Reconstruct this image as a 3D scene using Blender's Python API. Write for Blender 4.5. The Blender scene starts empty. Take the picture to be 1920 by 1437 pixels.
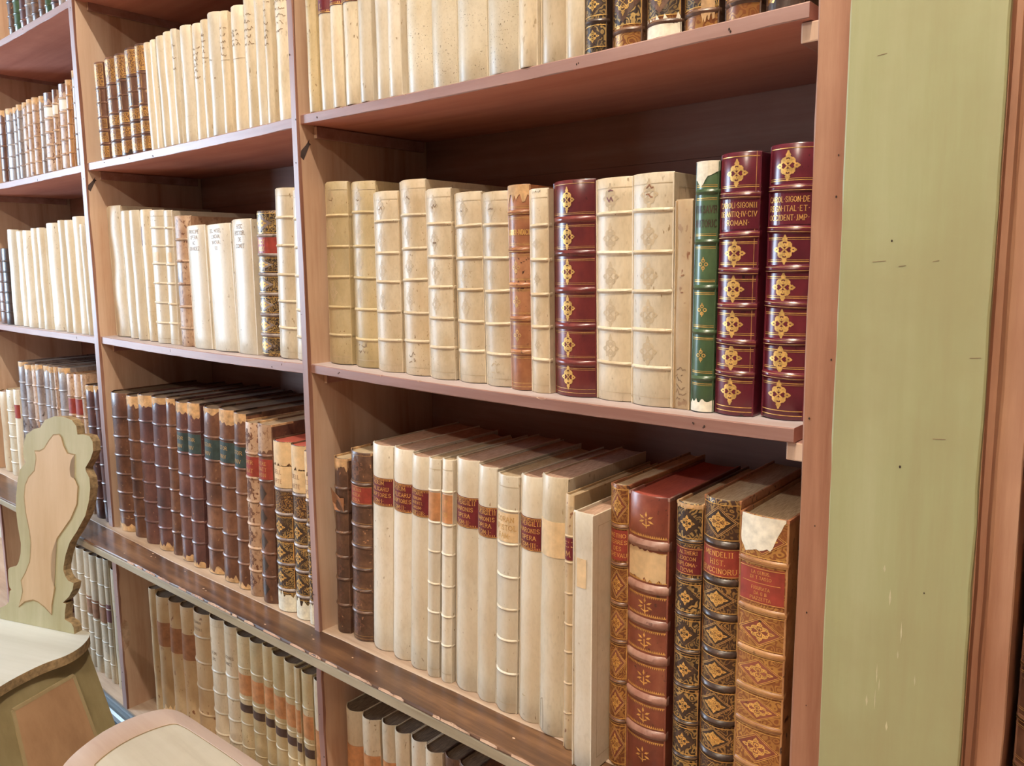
import bpy, bmesh, math, random
from mathutils import Vector, Matrix
C = bpy.context.scene.collection
SC = bpy.context.scene

# ------------------------------------------------------------------ camera
cam_d = bpy.data.cameras.new('camera'); cam = bpy.data.objects.new('camera', cam_d); C.objects.link(cam)
cam_d.sensor_fit = 'HORIZONTAL'; cam_d.sensor_width = 36.0
cam_d.lens = 1452.07 / 1920 * 36.0
cam_d.shift_y = -(718.5 - 675.53) / 1920
cam_d.clip_start = 0.02
_r = Vector((0.75840471, 0.65170335, -0.01024927)); _u = Vector((-0.07521148, 0.10312388, 0.9918209)); _f = Vector((-0.64742995, 0.75143077, -0.12722521))
M = Matrix.Identity(4)
for i in range(3):
    M[i][0] = _r[i]; M[i][1] = _u[i]; M[i][2] = -_f[i]
M[0][3], M[1][3], M[2][3] = 1.35047, -0.931375, 0.22566
cam.matrix_world = M
SC.camera = cam

# ------------------------------------------------------------------ view, world, lights
SC.view_settings.view_transform = 'Standard'; SC.view_settings.look = 'None'
SC.view_settings.gamma = 1.0; SC.view_settings.use_curve_mapping = False
SC.view_settings.exposure = 0.2
wd = bpy.data.worlds.new('world'); SC.world = wd; wd.use_nodes = True
wd.node_tree.nodes['Background'].inputs[0].default_value = (1.0, 0.88, 0.78, 1); wd.node_tree.nodes['Background'].inputs[1].default_value = 0.08

FLOOR = -1.274
CEIL = 3.6
def lamp(name, kind, loc, target, energy, col, size=0.1, size_y=None):
    d = bpy.data.lights.new(name, kind); d.energy = energy; d.color = col
    if kind == 'AREA':
        d.shape = 'RECTANGLE' if size_y else 'DISK'; d.size = size
        if size_y: d.size_y = size_y
    elif kind == 'POINT': d.shadow_soft_size = size
    o = bpy.data.objects.new(name, d); C.objects.link(o); o.location = loc
    v = Vector(target) - Vector(loc); o.rotation_euler = v.to_track_quat('-Z', 'Y').to_euler()
    return o
lamp('window_daylight', 'AREA', (-3.7, -1.7, 0.55), (-0.9, 0.0, 0.0), 150, (0.60, 0.79, 1.0), 1.0, 1.8)
lamp('ceiling_spot_near', 'POINT', (1.25, -1.2, 3.25), (0, 0, 0), 320, (1.0, 0.885, 0.74), 0.04)
lamp('ceiling_spot_far', 'POINT', (1.3, -4.0, 2.95), (0, 0, 0), 215, (1.0, 0.87, 0.72), 0.06)
lamp('room_ceiling_glow', 'AREA', (0.2, -3.4, 3.4), (0.0, -1.0, -0.6), 5, (1.0, 0.88, 0.74), 2.6, 2.6)

# ------------------------------------------------------------------ materials
def nodes(name):
    m = bpy.data.materials.new(name); m.use_nodes = True
    nt = m.node_tree; b = nt.nodes['Principled BSDF']
    return m, nt, b
def coords(nt, scale=(1, 1, 1), rnd=9.0):
    tc = nt.nodes.new('ShaderNodeTexCoord'); oi = nt.nodes.new('ShaderNodeObjectInfo')
    mp = nt.nodes.new('ShaderNodeMapping'); mp.inputs['Scale'].default_value = scale
    mm = nt.nodes.new('ShaderNodeMath'); mm.operation = 'MULTIPLY'; mm.inputs[1].default_value = rnd
    nt.links.new(oi.outputs['Random'], mm.inputs[0])
    cb = nt.nodes.new('ShaderNodeCombineXYZ')
    for k in range(3): nt.links.new(mm.outputs[0], cb.inputs[k])
    nt.links.new(tc.outputs['Object'], mp.inputs['Vector']); nt.links.new(cb.outputs[0], mp.inputs['Location'])
    return mp.outputs[0], oi.outputs['Random']
def noise(nt, vec, scale, detail=4, rough=0.55):
    n = nt.nodes.new('ShaderNodeTexNoise'); n.inputs['Scale'].default_value = scale
    n.inputs['Detail'].default_value = detail; n.inputs['Roughness'].default_value = rough
    nt.links.new(vec, n.inputs['Vector']); return n.outputs['Fac']
def ramp(nt, fac, stops):
    r = nt.nodes.new('ShaderNodeValToRGB'); el = r.color_ramp.elements
    while len(el) > 1: el.remove(el[-1])
    el[0].position = stops[0][0]; el[0].color = (*stops[0][1], 1) if len(stops[0][1]) == 3 else stops[0][1]
    for p, c in stops[1:]:
        e = el.new(p); e.color = (*c, 1)
    nt.links.new(fac, r.inputs[0]); return r.outputs[0]
def mix(nt, fac, a, b):
    m = nt.nodes.new('ShaderNodeMix'); m.data_type = 'RGBA'
    for s, v in ((m.inputs['Factor'], fac), (m.inputs['A'], a), (m.inputs['B'], b)):
        if isinstance(v, (int, float)): s.default_value = v
        elif isinstance(v, tuple): s.default_value = (*v, 1)
        else: nt.links.new(v, s)
    return m.outputs['Result']
def bump(nt, b, h, strength, dist=0.002):
    bp = nt.nodes.new('ShaderNodeBump'); bp.inputs['Strength'].default_value = strength; bp.inputs['Distance'].default_value = dist
    nt.links.new(h, bp.inputs['Height']); nt.links.new(bp.outputs[0], b.inputs['Normal'])
G = (0, 0, 0); W = (1, 1, 1)
def mat_cover(name, base, dark, light, rough=0.45, big=9, spots=0.0, spotcol=(0.08, 0.04, 0.02), spotscale=160, streak=1.0, coat=0.0, bumpy=0.25, lo=0.30, hi=0.72, dirt=0.0, dirtcol=(0.36, 0.285, 0.165)):
    """book covering: three tones of mottling, stretched along the height, plus small holes or specks"""
    m, nt, b = nodes(name)
    v, rnd = coords(nt, (1, 1, streak))
    n1 = noise(nt, v, big, 6, 0.62)
    c = ramp(nt, n1, [(lo, dark), (0.5, base), (hi, light)])
    n2 = noise(nt, v, big * 7, 3)
    c = mix(nt, ramp(nt, n2, [(0.45, G), (0.8, (0.45, 0.45, 0.45))]), c, dark)
    if dirt:
        n5 = noise(nt, v, 15, 5, 0.7); n6 = noise(nt, v, 230, 2)
        c = mix(nt, ramp(nt, n5, [(0.50, G), (0.74, (dirt, dirt, dirt))]), c, dirtcol)
        c = mix(nt, ramp(nt, n6, [(0.48, G), (0.8, (dirt * .6,) * 3)]), c, dirtcol)
    hv = nt.nodes.new('ShaderNodeHueSaturation')
    mr = nt.nodes.new('ShaderNodeMapRange'); mr.inputs['To Min'].default_value = 0.86; mr.inputs['To Max'].default_value = 1.08
    nt.links.new(rnd, mr.inputs['Value']); nt.links.new(mr.outputs[0], hv.inputs['Value']); nt.links.new(c, hv.inputs['Color'])
    c = hv.outputs[0]
    if spots:
        n3 = noise(nt, v, spotscale, 2, 0.5); n4 = noise(nt, v, 12, 3)
        s = ramp(nt, n3, [(0.70 - 0.1 * spots, G), (0.74 - 0.1 * spots, W)])
        k = ramp(nt, n4, [(0.42, G), (0.6, W)])
        mu = nt.nodes.new('ShaderNodeMath'); mu.operation = 'MULTIPLY'; nt.links.new(s, mu.inputs[0]); nt.links.new(k, mu.inputs[1])
        c = mix(nt, mu.outputs[0], c, spotcol)
    nt.links.new(c, b.inputs['Base Color'])
    b.inputs['Roughness'].default_value = rough; b.inputs['Coat Weight'].default_value = coat; b.inputs['Coat Roughness'].default_value = 0.25
    bump(nt, b, n2, bumpy, 0.001)
    return m
def mat_gilt(name, base, gold, scale=95, cover=0.06, worn=0.55):
    """tooled leather: curling gold lines (contours of a noise field), rubbed away in places"""
    m, nt, b = nodes(name)
    v, rnd = coords(nt)
    n = noise(nt, v, scale, 1.2, 0.4)
    s = nt.nodes.new('ShaderNodeMath'); s.operation = 'MULTIPLY'; s.inputs[1].default_value = 7.0; nt.links.new(n, s.inputs[0])
    f = nt.nodes.new('ShaderNodeMath'); f.operation = 'PINGPONG'; f.inputs[1].default_value = 0.5; nt.links.new(s.outputs[0], f.inputs[0])
    line = ramp(nt, f.outputs[0], [(cover * 4, W), (cover * 4 + 0.09, G)])
    rub = ramp(nt, noise(nt, v, 22, 4), [(worn - 0.22, W), (worn + 0.1, (0.15, 0.15, 0.15))])
    mu = nt.nodes.new('ShaderNodeMath'); mu.operation = 'MULTIPLY'; nt.links.new(line, mu.inputs[0]); nt.links.new(rub, mu.inputs[1])
    c = mix(nt, mu.outputs[0], base, gold)
    nt.links.new(c, b.inputs['Base Color'])
    ml = nt.nodes.new('ShaderNodeMath'); ml.operation = 'MULTIPLY'; ml.inputs[1].default_value = 0.55; nt.links.new(mu.outputs[0], ml.inputs[0])
    nt.links.new(ml.outputs[0], b.inputs['Metallic']); b.inputs['Roughness'].default_value = 0.42
    return m
def mat_plain(name, col, rough=0.5, metal=0.0, var=0.25, scale=60):
    m, nt, b = nodes(name); v, _ = coords(nt)
    n = noise(nt, v, scale, 4)
    d = tuple(x * (1 - var) for x in col); l = tuple(min(1, x * (1 + var)) for x in col)
    nt.links.new(ramp(nt, n, [(0.3, d), (0.7, l)]), b.inputs['Base Color'])
    b.inputs['Roughness'].default_value = rough; b.inputs['Metallic'].default_value = metal
    return m
def mat_pages(name, col, dark):
    m, nt, b = nodes(name); v, _ = coords(nt, (1, 0.06, 0.06))
    n = noise(nt, v, 900, 3); v2, _ = coords(nt); n2 = noise(nt, v2, 14, 4)
    c = mix(nt, ramp(nt, n, [(0.35, G), (0.65, W)]), dark, col)
    c = mix(nt, ramp(nt, n2, [(0.4, G), (0.75, (0.5, 0.5, 0.5))]), c, dark)
    nt.links.new(c, b.inputs['Base Color']); b.inputs['Roughness'].default_value = 0.85
    bump(nt, b, n, 0.3, 0.0006)
    return m
def mat_wood(name, base, dark, light, axis='x', rough=0.55, grain=26, knots=0.0, stain=0.5, coat=0.0, wear=None, wear_lo=0.66):
    m, nt, b = nodes(name)
    sc = {'x': (0.07, 1, 1), 'z': (1, 1, 0.07), 'y': (1, 0.07, 1)}[axis]
    v, _ = coords(nt, sc, 3.0); v2, _ = coords(nt, (1, 1, 1), 3.0)
    n1 = noise(nt, v, grain, 8, 0.65); n2 = noise(nt, v2, 4.5, 5, 0.6); n3 = noise(nt, v, grain * 5, 3)
    c = ramp(nt, n1, [(0.34, dark), (0.5, base), (0.67, light)])
    c = mix(nt, ramp(nt, n2, [(0.42, G), (0.75, (stain, stain, stain))]), c, dark)
    if wear:
        w = ramp(nt, noise(nt, v, grain * 0.8, 6, 0.7), [(wear_lo, G), (wear_lo + 0.05, W)])
        c = mix(nt, w, c, wear)
    if knots > 5:
        kn = noise(nt, v2, 30, 1); k = ramp(nt, kn, [(0.74, G), (0.79, W)])
        c = mix(nt, k, c, tuple(x * 0.35 for x in dark))
    nt.links.new(c, b.inputs['Base Color']); b.inputs['Roughness'].default_value = rough
    b.inputs['Coat Weight'].default_value = coat; b.inputs['Coat Roughness'].default_value = 0.2
    bump(nt, b, n3, 0.15, 0.001)
    return m
MT = {}
V = lambda n, *a, **k: MT.__setitem__(n, mat_cover(n, *a, **k))
V('vellum_cream', (0.644, 0.525, 0.368), (0.505, 0.367, 0.212), (0.713, 0.621, 0.478), 0.42, 7, 0.35, (0.30, 0.19, 0.09), 260, 0.6, dirt=0.45)
V('vellum_yellow', (0.592, 0.464, 0.267), (0.452, 0.333, 0.156), (0.661, 0.551, 0.368), 0.42, 7, 0.3, (0.28, 0.17, 0.07), 260, 0.6, dirt=0.5)
V('vellum_white', (0.713, 0.630, 0.497), (0.626, 0.507, 0.350), (0.757, 0.700, 0.607), 0.40, 5, 0.1, (0.30, 0.2, 0.1), 170, 0.5, dirt=0.32)
V('vellum_ivory', (0.696, 0.586, 0.423), (0.539, 0.411, 0.258), (0.748, 0.665, 0.524), 0.40, 5, 0.25, (0.25, 0.16, 0.07), 140, 0.4, dirt=0.5)
V('vellum_wormed', (0.696, 0.612, 0.469), (0.574, 0.473, 0.313), (0.739, 0.674, 0.552), 0.42, 5, 0.55, (0.16, 0.12, 0.07), 420, 0.8, dirt=0.3)
V('vellum_tan', (0.539, 0.385, 0.221), (0.400, 0.245, 0.120), (0.609, 0.473, 0.304), 0.5, 6, 0.5, (0.22, 0.09, 0.04), 90, 0.6, dirt=0.4)
V('leather_dark', (0.115, 0.055, 0.032), (0.045, 0.02, 0.014), (0.24, 0.12, 0.065), 0.42, 22, 0.4, (0.4, 0.2, 0.1), 120, 1, 0.15, 0.5)
V('leather_brown', (0.155, 0.066, 0.038), (0.06, 0.024, 0.018), (0.27, 0.13, 0.075), 0.40, 16, 0.3, (0.42, 0.24, 0.12), 110, 0.8, 0.2, 0.4)
V('leather_purple', (0.125, 0.052, 0.048), (0.05, 0.024, 0.028), (0.22, 0.10, 0.08), 0.38, 14, 0.2, (0.4, 0.22, 0.12), 110, 0.8, 0.25, 0.4)
V('leather_russet', (0.42, 0.17, 0.075), (0.24, 0.075, 0.035), (0.58, 0.29, 0.15), 0.42, 12, 0.8, (0.06, 0.02, 0.01), 150, 0.8, 0.15, 0.4)
V('leather_red', (0.245, 0.062, 0.034), (0.12, 0.024, 0.016), (0.37, 0.135, 0.075), 0.36, 10, 0.5, (0.05, 0.015, 0.01), 150, 0.7, 0.3, 0.3)
V('leather_maroon', (0.125, 0.014, 0.027), (0.065, 0.008, 0.017), (0.18, 0.022, 0.034), 0.28, 9, 0.25, (0.03, 0.006, 0.006), 120, 0.6, 0.35, 0.2)
V('leather_claret', (0.165, 0.028, 0.026), (0.075, 0.012, 0.018), (0.24, 0.05, 0.038), 0.30, 9, 0.35, (0.04, 0.008, 0.008), 120, 0.6, 0.35, 0.2)
V('leather_green', (0.055, 0.10, 0.045), (0.022, 0.05, 0.024), (0.085, 0.14, 0.065), 0.34, 10, 0.2, (0.02, 0.03, 0.015), 120, 0.6, 0.3, 0.2)
V('leather_tan', (0.42, 0.20, 0.075), (0.26, 0.10, 0.035), (0.54, 0.30, 0.13), 0.42, 16, 0.7, (0.06, 0.02, 0.01), 110, 0.8, 0.15, 0.4)
V('leather_black', (0.05, 0.028, 0.02), (0.022, 0.013, 0.01), (0.11, 0.06, 0.04), 0.38, 20, 0.2, (0.2, 0.1, 0.05), 120, 1, 0.2, 0.4)
V('leather_slate', (0.30, 0.24, 0.22), (0.14, 0.10, 0.10), (0.46, 0.40, 0.37), 0.42, 18, 0.6, (0.08, 0.05, 0.04), 70, 0.7, 0.15, 0.5)
V('leather_speckled', (0.46, 0.29, 0.18), (0.30, 0.16, 0.09), (0.62, 0.45, 0.32), 0.5, 18, 1.3, (0.16, 0.06, 0.03), 150, 0.7, 0.0, 0.5)
V('leather_worn', (0.36, 0.19, 0.145), (0.22, 0.085, 0.06), (0.47, 0.30, 0.24), 0.4, 22, 0.8, (0.08, 0.02, 0.01), 120, 0.7, 0.2, 0.4)
MT['gilt_brown'] = mat_gilt('gilt_brown', (0.16, 0.065, 0.025), (0.66, 0.36, 0.10), 80, 0.065)
MT['gilt_dark'] = mat_gilt('gilt_dark', (0.06, 0.026, 0.016), (0.56, 0.33, 0.105), 85, 0.036)
MT['gilt_black'] = mat_gilt('gilt_black', (0.035, 0.02, 0.016), (0.66, 0.43, 0.15), 80, 0.052)
MT['gilt_tan'] = mat_gilt('gilt_tan', (0.25, 0.082, 0.024), (0.64, 0.35, 0.10), 75, 0.055)
MT['gilt_rich'] = mat_gilt('gilt_rich', (0.17, 0.05, 0.016), (0.58, 0.30, 0.08), 85, 0.05)
MT['gold'] = mat_plain('gold', (0.80, 0.47, 0.14), 0.38, 0.45, 0.3, 140)
MT['gold_dull'] = mat_plain('gold_dull', (0.60, 0.36, 0.13), 0.45, 0.35, 0.3, 140)
MT['ink'] = mat_plain('ink', (0.24, 0.15, 0.08), 0.7, 0, 0.3)
MT['ink_mid'] = mat_plain('ink_mid', (0.40, 0.31, 0.20), 0.7, 0, 0.2)
MT['ink_faint'] = mat_plain('ink_faint', (0.50, 0.38, 0.23), 0.7, 0, 0.2)
MT['blind'] = mat_plain('blind', (0.54, 0.42, 0.265), 0.5, 0, 0.15)
MT['paper'] = mat_plain('paper', (0.80, 0.74, 0.60), 0.85, 0, 0.18, 90)
MT['paper_label'] = mat_plain('paper_label', (0.78, 0.74, 0.64), 0.7, 0, 0.05)
MT['hide'] = mat_plain('hide', (0.58, 0.36, 0.18), 0.8, 0, 0.35, 70)
MT['label_maroon'] = mat_plain('label_maroon', (0.145, 0.014, 0.020), 0.42, 0, 0.25)
MT['label_red'] = mat_plain('label_red', (0.30, 0.045, 0.03), 0.42, 0, 0.25)
MT['label_tan'] = mat_plain('label_tan', (0.52, 0.24, 0.10), 0.5, 0, 0.25)
MT['label_faded'] = mat_plain('label_faded', (0.70, 0.50, 0.28), 0.55, 0, 0.15)
MT['label_brown'] = mat_plain('label_brown', (0.30, 0.135, 0.065), 0.5, 0, 0.25)
MT['label_dark'] = mat_plain('label_dark', (0.085, 0.05, 0.04), 0.5, 0, 0.3)
MT['label_teal'] = mat_plain('label_teal', (0.035, 0.06, 0.06), 0.42, 0, 0.3)
MT['label_purple'] = mat_plain('label_purple', (0.19, 0.07, 0.08), 0.5, 0, 0.2)
MT['pages'] = mat_pages('pages', (0.50, 0.38, 0.25), (0.22, 0.15, 0.09))
MT['pages_pink'] = mat_pages('pages_pink', (0.60, 0.40, 0.29), (0.34, 0.21, 0.14))
MT['pages_red'] = mat_pages('pages_red', (0.46, 0.10, 0.065), (0.34, 0.065, 0.045))
MT['pages_dark'] = mat_pages('pages_dark', (0.22, 0.15, 0.09), (0.07, 0.045, 0.03))
MT['pages_light'] = mat_pages('pages_light', (0.62, 0.50, 0.33), (0.38, 0.28, 0.17))
PB = (0.38, 0.205, 0.165); PD = (0.27, 0.125, 0.095); PL = (0.46, 0.28, 0.235)
MT['wood_x'] = mat_wood('wood_x', PB, PD, PL, 'x', 0.5, 18, 0.6, 0.45)
MT['wood_worn'] = mat_wood('wood_worn', (0.26, 0.115, 0.075), (0.18, 0.07, 0.045), (0.42, 0.24, 0.18), 'z', 0.55, 30, 0, 0.5)
MT['smear'] = mat_plain('smear', (0.06, 0.04, 0.035), 0.7)
MT['wood_top'] = mat_wood('wood_top', (0.455, 0.385, 0.385), (0.39, 0.29, 0.27), (0.52, 0.45, 0.45), 'x', 0.6, 14, 0, 0.4)
MT['wood_under'] = mat_wood('wood_under', (0.56, 0.245, 0.19), (0.44, 0.17, 0.13), (0.64, 0.31, 0.25), 'x', 0.55, 12, 0, 0.5)
MT['wood_z'] = mat_wood('wood_z', (0.60, 0.41, 0.285), (0.46, 0.27, 0.17), (0.68, 0.50, 0.37), 'z', 0.5, 18, 0.6, 0.45)
MT['wood_edge'] = mat_wood('wood_edge', (0.34, 0.21, 0.19), (0.25, 0.13, 0.11), (0.42, 0.28, 0.255), 'z', 0.42, 14, 0.4, 0.35)
MT['wood_back'] = mat_wood('wood_back', (0.36, 0.175, 0.125), (0.24, 0.105, 0.07), (0.46, 0.29, 0.22), 'x', 0.6, 8, 0.5, 0.6)
MT['wood_pilaster'] = mat_wood('wood_pilaster', (0.37, 0.18, 0.105), (0.26, 0.105, 0.055), (0.48, 0.27, 0.165), 'z', 0.5, 20, 0.5, 0.5, wear=(0.50, 0.29, 0.17), wear_lo=0.60)
MT['paint_green'] = mat_wood('paint_green', (0.355, 0.355, 0.18), (0.33, 0.30, 0.15), (0.40, 0.40, 0.22), 'z', 0.5, 12, 0.15, 1.0, wear=(0.44, 0.43, 0.26), wear_lo=0.66)
MT['ledge'] = mat_wood('ledge', (0.13, 0.062, 0.031), (0.045, 0.022, 0.015), (0.28, 0.145, 0.07), 'x', 0.38, 26, 0.2, 0.8, 0.35, wear=(0.30, 0.16, 0.085), wear_lo=0.66)
MT['ledge_board'] = mat_wood('ledge_board', (0.50, 0.37, 0.27), (0.34, 0.23, 0.16), (0.60, 0.48, 0.37), 'x', 0.6, 20, 0.4, 0.5)
MT['ledge_edge'] = mat_wood('ledge_edge', (0.36, 0.31, 0.21), (0.22, 0.18, 0.12), (0.45, 0.40, 0.29), 'x', 0.45, 16, 0.5, 0.5)
MT['chipped'] = mat_wood('chipped', (0.52, 0.37, 0.26), (0.40, 0.22, 0.13), (0.72, 0.54, 0.40), 'x', 0.7, 30, 0, 0.5)
MT['plinth_blue'] = mat_wood('plinth_blue', (0.085, 0.11, 0.125), (0.045, 0.055, 0.065), (0.13, 0.16, 0.18), 'x', 0.28, 18, 0.2, 0.4, 0.3)
MT['chair_green'] = mat_wood('chair_green', (0.44, 0.41, 0.25), (0.37, 0.33, 0.18), (0.52, 0.49, 0.33), 'z', 0.5, 10, 0.2, 0.5)
MT['chair_pink'] = mat_wood('chair_pink', (0.57, 0.41, 0.25), (0.50, 0.34, 0.19), (0.63, 0.47, 0.31), 'z', 0.5, 10, 0.1, 0.35)
MT['chair_groove'] = mat_plain('chair_groove', (0.30, 0.20, 0.08), 0.6)
MT['chair_raw'] = mat_plain('chair_raw', (0.33, 0.235, 0.125), 0.75, 0, 0.4, 90)
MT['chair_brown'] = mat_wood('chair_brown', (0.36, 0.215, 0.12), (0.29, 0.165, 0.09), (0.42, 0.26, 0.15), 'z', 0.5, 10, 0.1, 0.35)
MT['chair_bead'] = mat_wood('chair_bead', (0.34, 0.27, 0.15), (0.28, 0.21, 0.11), (0.40, 0.33, 0.19), 'z', 0.5, 10, 0.2, 0.5)
MT['chair_olive'] = mat_wood('chair_olive', (0.25, 0.205, 0.105), (0.20, 0.155, 0.075), (0.30, 0.25, 0.14), 'z', 0.5, 10, 0.2, 0.5)
MT['seat_grey'] = mat_wood('seat_grey', (0.55, 0.53, 0.46), (0.46, 0.44, 0.37), (0.61, 0.60, 0.54), 'x', 0.42, 8, 0.1, 0.4)
MT['stool_pink'] = mat_wood('stool_pink', (0.50, 0.385, 0.325), (0.43, 0.31, 0.25), (0.56, 0.45, 0.39), 'x', 0.42, 10, 0.1, 0.35)
MT['stool_pale'] = mat_wood('stool_pale', (0.50, 0.445, 0.35), (0.38, 0.33, 0.25), (0.56, 0.51, 0.42), 'x', 0.45, 7, 0.2, 0.6)
MT['plaster'] = mat_plain('plaster', (0.62, 0.56, 0.46), 0.8, 0, 0.06, 5)
MT['floor'] = mat_wood('floor', (0.46, 0.29, 0.19), (0.36, 0.20, 0.12), (0.55, 0.37, 0.26), 'x', 0.45, 14, 0.2, 0.5)

# ------------------------------------------------------------------ object helpers
def link(name, bm, mats, parent=None, smooth=False, loc=None):
    me = bpy.data.meshes.new(name); bmesh.ops.recalc_face_normals(bm, faces=bm.faces) if not getattr(bm, 'keepn', False) else None
    bm.to_mesh(me); bm.free()
    for m in (mats if isinstance(mats, (list, tuple)) else [mats]): me.materials.append(MT[m])
    if smooth:
        for p in me.polygons: p.use_smooth = True
        try: me.set_sharp_from_angle(angle=math.radians(40))
        except Exception: pass
    o = bpy.data.objects.new(name, me); C.objects.link(o)
    if parent: o.parent = parent
    if loc: o.location = loc
    return o
def thing(name, label, cat, loc=(0, 0, 0), group=None):
    o = bpy.data.objects.new(name, None); C.objects.link(o); o.location = loc; o.empty_display_size = 0.05
    o['label'] = label; o['category'] = cat
    if group: o['group'] = group
    return o
def struct(name, bm, m):
    o = link(name, bm, m); o['kind'] = 'structure'; return o
def box(bm, x0, x1, y0, y1, z0, z1, mi=0):
    vs = [bm.verts.new((x, y, z)) for x in (x0, x1) for y in (y0, y1) for z in (z0, z1)]
    for f in ((0, 1, 3, 2), (4, 6, 7, 5), (0, 4, 5, 1), (2, 3, 7, 6), (0, 2, 6, 4), (1, 5, 7, 3)):
        bm.faces.new([vs[i] for i in f]).material_index = mi
    return vs
def bx(*a, bev=0.0):
    bm = bmesh.new(); box(bm, *a)
    if bev: bmesh.ops.bevel(bm, geom=list(bm.edges), offset=bev, segments=2, affect='EDGES', profile=0.6)
    return bm
# ------------------------------------------------------------------ lettering: a small stroke alphabet of Roman capitals
GL = {
 'A': [[(0, 0), (.5, 1), (1, 0)], [(.2, .36), (.8, .36)]],
 'B': [[(.1, 0), (.1, 1), (.6, 1), (.82, .86), (.82, .66), (.6, .53), (.1, .53)], [(.6, .53), (.92, .4), (.92, .14), (.6, 0), (.1, 0)]],
 'C': [[(.95, .8), (.75, .98), (.35, 1), (.06, .72), (.06, .28), (.35, 0), (.75, .02), (.95, .2)]],
 'D': [[(.1, 0), (.1, 1), (.55, 1), (.92, .75), (.92, .25), (.55, 0), (.1, 0)]],
 'E': [[(.85, 1), (.15, 1), (.15, 0), (.88, 0)], [(.15, .52), (.68, .52)]],
 'F': [[(.85, 1), (.15, 1), (.15, 0)], [(.15, .52), (.68, .52)]],
 'G': [[(.95, .8), (.75, .98), (.35, 1), (.06, .72), (.06, .28), (.35, 0), (.75, 0), (.93, .15), (.93, .45), (.6, .45)]],
 'H': [[(.1, 0), (.1, 1)], [(.9, 0), (.9, 1)], [(.1, .52), (.9, .52)]],
 'I': [[(.5, 0), (.5, 1)]],
 'J': [[(.65, 1), (.65, .2), (.45, -.05), (.2, .0)]],
 'L': [[(.15, 1), (.15, 0), (.85, 0)]],
 'M': [[(.02, 0), (.12, 1), (.5, .2), (.88, 1), (.98, 0)]],
 'N': [[(.1, 0), (.1, 1), (.9, 0), (.9, 1)]],
 'O': [[(.5, 1), (.12, .78), (.04, .5), (.12, .22), (.5, 0), (.88, .22), (.96, .5), (.88, .78), (.5, 1)]],
 'P': [[(.1, 0), (.1, 1), (.65, 1), (.88, .84), (.88, .62), (.65, .47), (.1, .47)]],
 'Q': [[(.5, 1), (.12, .78), (.04, .5), (.12, .22), (.5, 0), (.88, .22), (.96, .5), (.88, .78), (.5, 1)], [(.5, .05), (.8, -.15), (1.2, -.2)]],
 'R': [[(.1, 0), (.1, 1), (.62, 1), (.85, .84), (.85, .66), (.62, .52), (.1, .52)], [(.5, .52), (.98, 0)]],
 'S': [[(.85, .82), (.65, 1), (.3, 1), (.1, .8), (.2, .6), (.75, .42), (.9, .22), (.7, 0), (.3, 0), (.08, .2)]],
 'T': [[(.02, 1), (.98, 1)], [(.5, 1), (.5, 0)]],
 'U': [[(.1, 1), (.1, .25), (.35, 0), (.65, 0), (.9, .25), (.9, 1)]],
 'V': [[(0, 1), (.5, 0), (1, 1)]],
 'X': [[(.05, 0), (.95, 1)], [(.05, 1), (.95, 0)]],
 'Z': [[(.08, 1), (.92, 1), (.06, 0), (.95, 0)]],
 '.': [[(.4, .0), (.6, .12)]], '-': [[(.2, .45), (.8, .45)]], '*': [[(.35, .5), (.6, .58)]], ':': [[(.4, .1), (.6, .2)], [(.4, .7), (.6, .8)]],
}
GW = {'I': .42, '.': .32, '*': .34, ':': .34, '-': .5, 'M': 1.12, 'L': .78, 'E': .8, 'F': .78, 'S': .8, 'P': .86, 'B': .86, 'J': .6, 'Q': 1.05, 'O': 1.05}
def stroke(out, pts, w, mi):
    """a poly-line of width w as short flat quads in (x, z)"""
    for (x0, z0), (x1, z1) in zip(pts, pts[1:]):
        L = math.hypot(x1 - x0, z1 - z0)
        if L < 1e-6: continue
        n = max(1, int(abs(x1 - x0) / 0.0028)); nx, nz = -(z1 - z0) / L * w / 2, (x1 - x0) / L * w / 2
        ex, ez = (x1 - x0) / L * w * .3, (z1 - z0) / L * w * .3
        a = (x0 - ex, z0 - ez); b = (x1 + ex, z1 + ez)
        for k in range(n):
            p = (a[0] + (b[0] - a[0]) * k / n, a[1] + (b[1] - a[1]) * k / n); q = (a[0] + (b[0] - a[0]) * (k + 1) / n, a[1] + (b[1] - a[1]) * (k + 1) / n)
            out.append((mi, [(p[0] + nx, p[1] + nz), (p[0] - nx, p[1] - nz), (q[0] - nx, q[1] - nz), (q[0] + nx, q[1] + nz)]))
def text(out, s, cx, z, h, mi, maxw=None, sq=0.72):
    wd = [(GW.get(c, .92) if c != ' ' else .5) for c in s]
    tot = sum(wd) * h * sq + (len(s) - 1) * h * .16
    k = 1.0 if not maxw or tot <= maxw else maxw / tot
    x = cx - tot * k / 2
    for c, w in zip(s, wd):
        cw = w * h * sq * k
        for pl in GL.get(c, []):
            P = [(x + px * cw, z + pz * h) for px, pz in pl]
            stroke(out, P, h * .12, mi)
            if c.isalpha():
                for e, o in ((0, 1), (-1, -2)):
                    if pl[e][1] in (0, 1) and abs(pl[e][1] - pl[o][1]) > .5:
                        stroke(out, [(P[e][0] - h * .13 * k, P[e][1]), (P[e][0] + h * .13 * k, P[e][1])], h * .07, mi)
        x += cw + h * .16 * k
def scribble(out, rng, cx, z, w, h, mi):
    """faded handwriting: an unreadable running line"""
    x = cx - w / 2; pts = []
    while x < cx + w / 2:
        pts.append((x, z + rng.uniform(0, h) * (1 if rng.random() < .75 else 1.7))); x += h * rng.uniform(.25, .5)
        if rng.random() < .16 and len(pts) > 1: stroke(out, pts, h * .2, mi); pts = []; x += h * .5
    if len(pts) > 1: stroke(out, pts, h * .2, mi)
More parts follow.
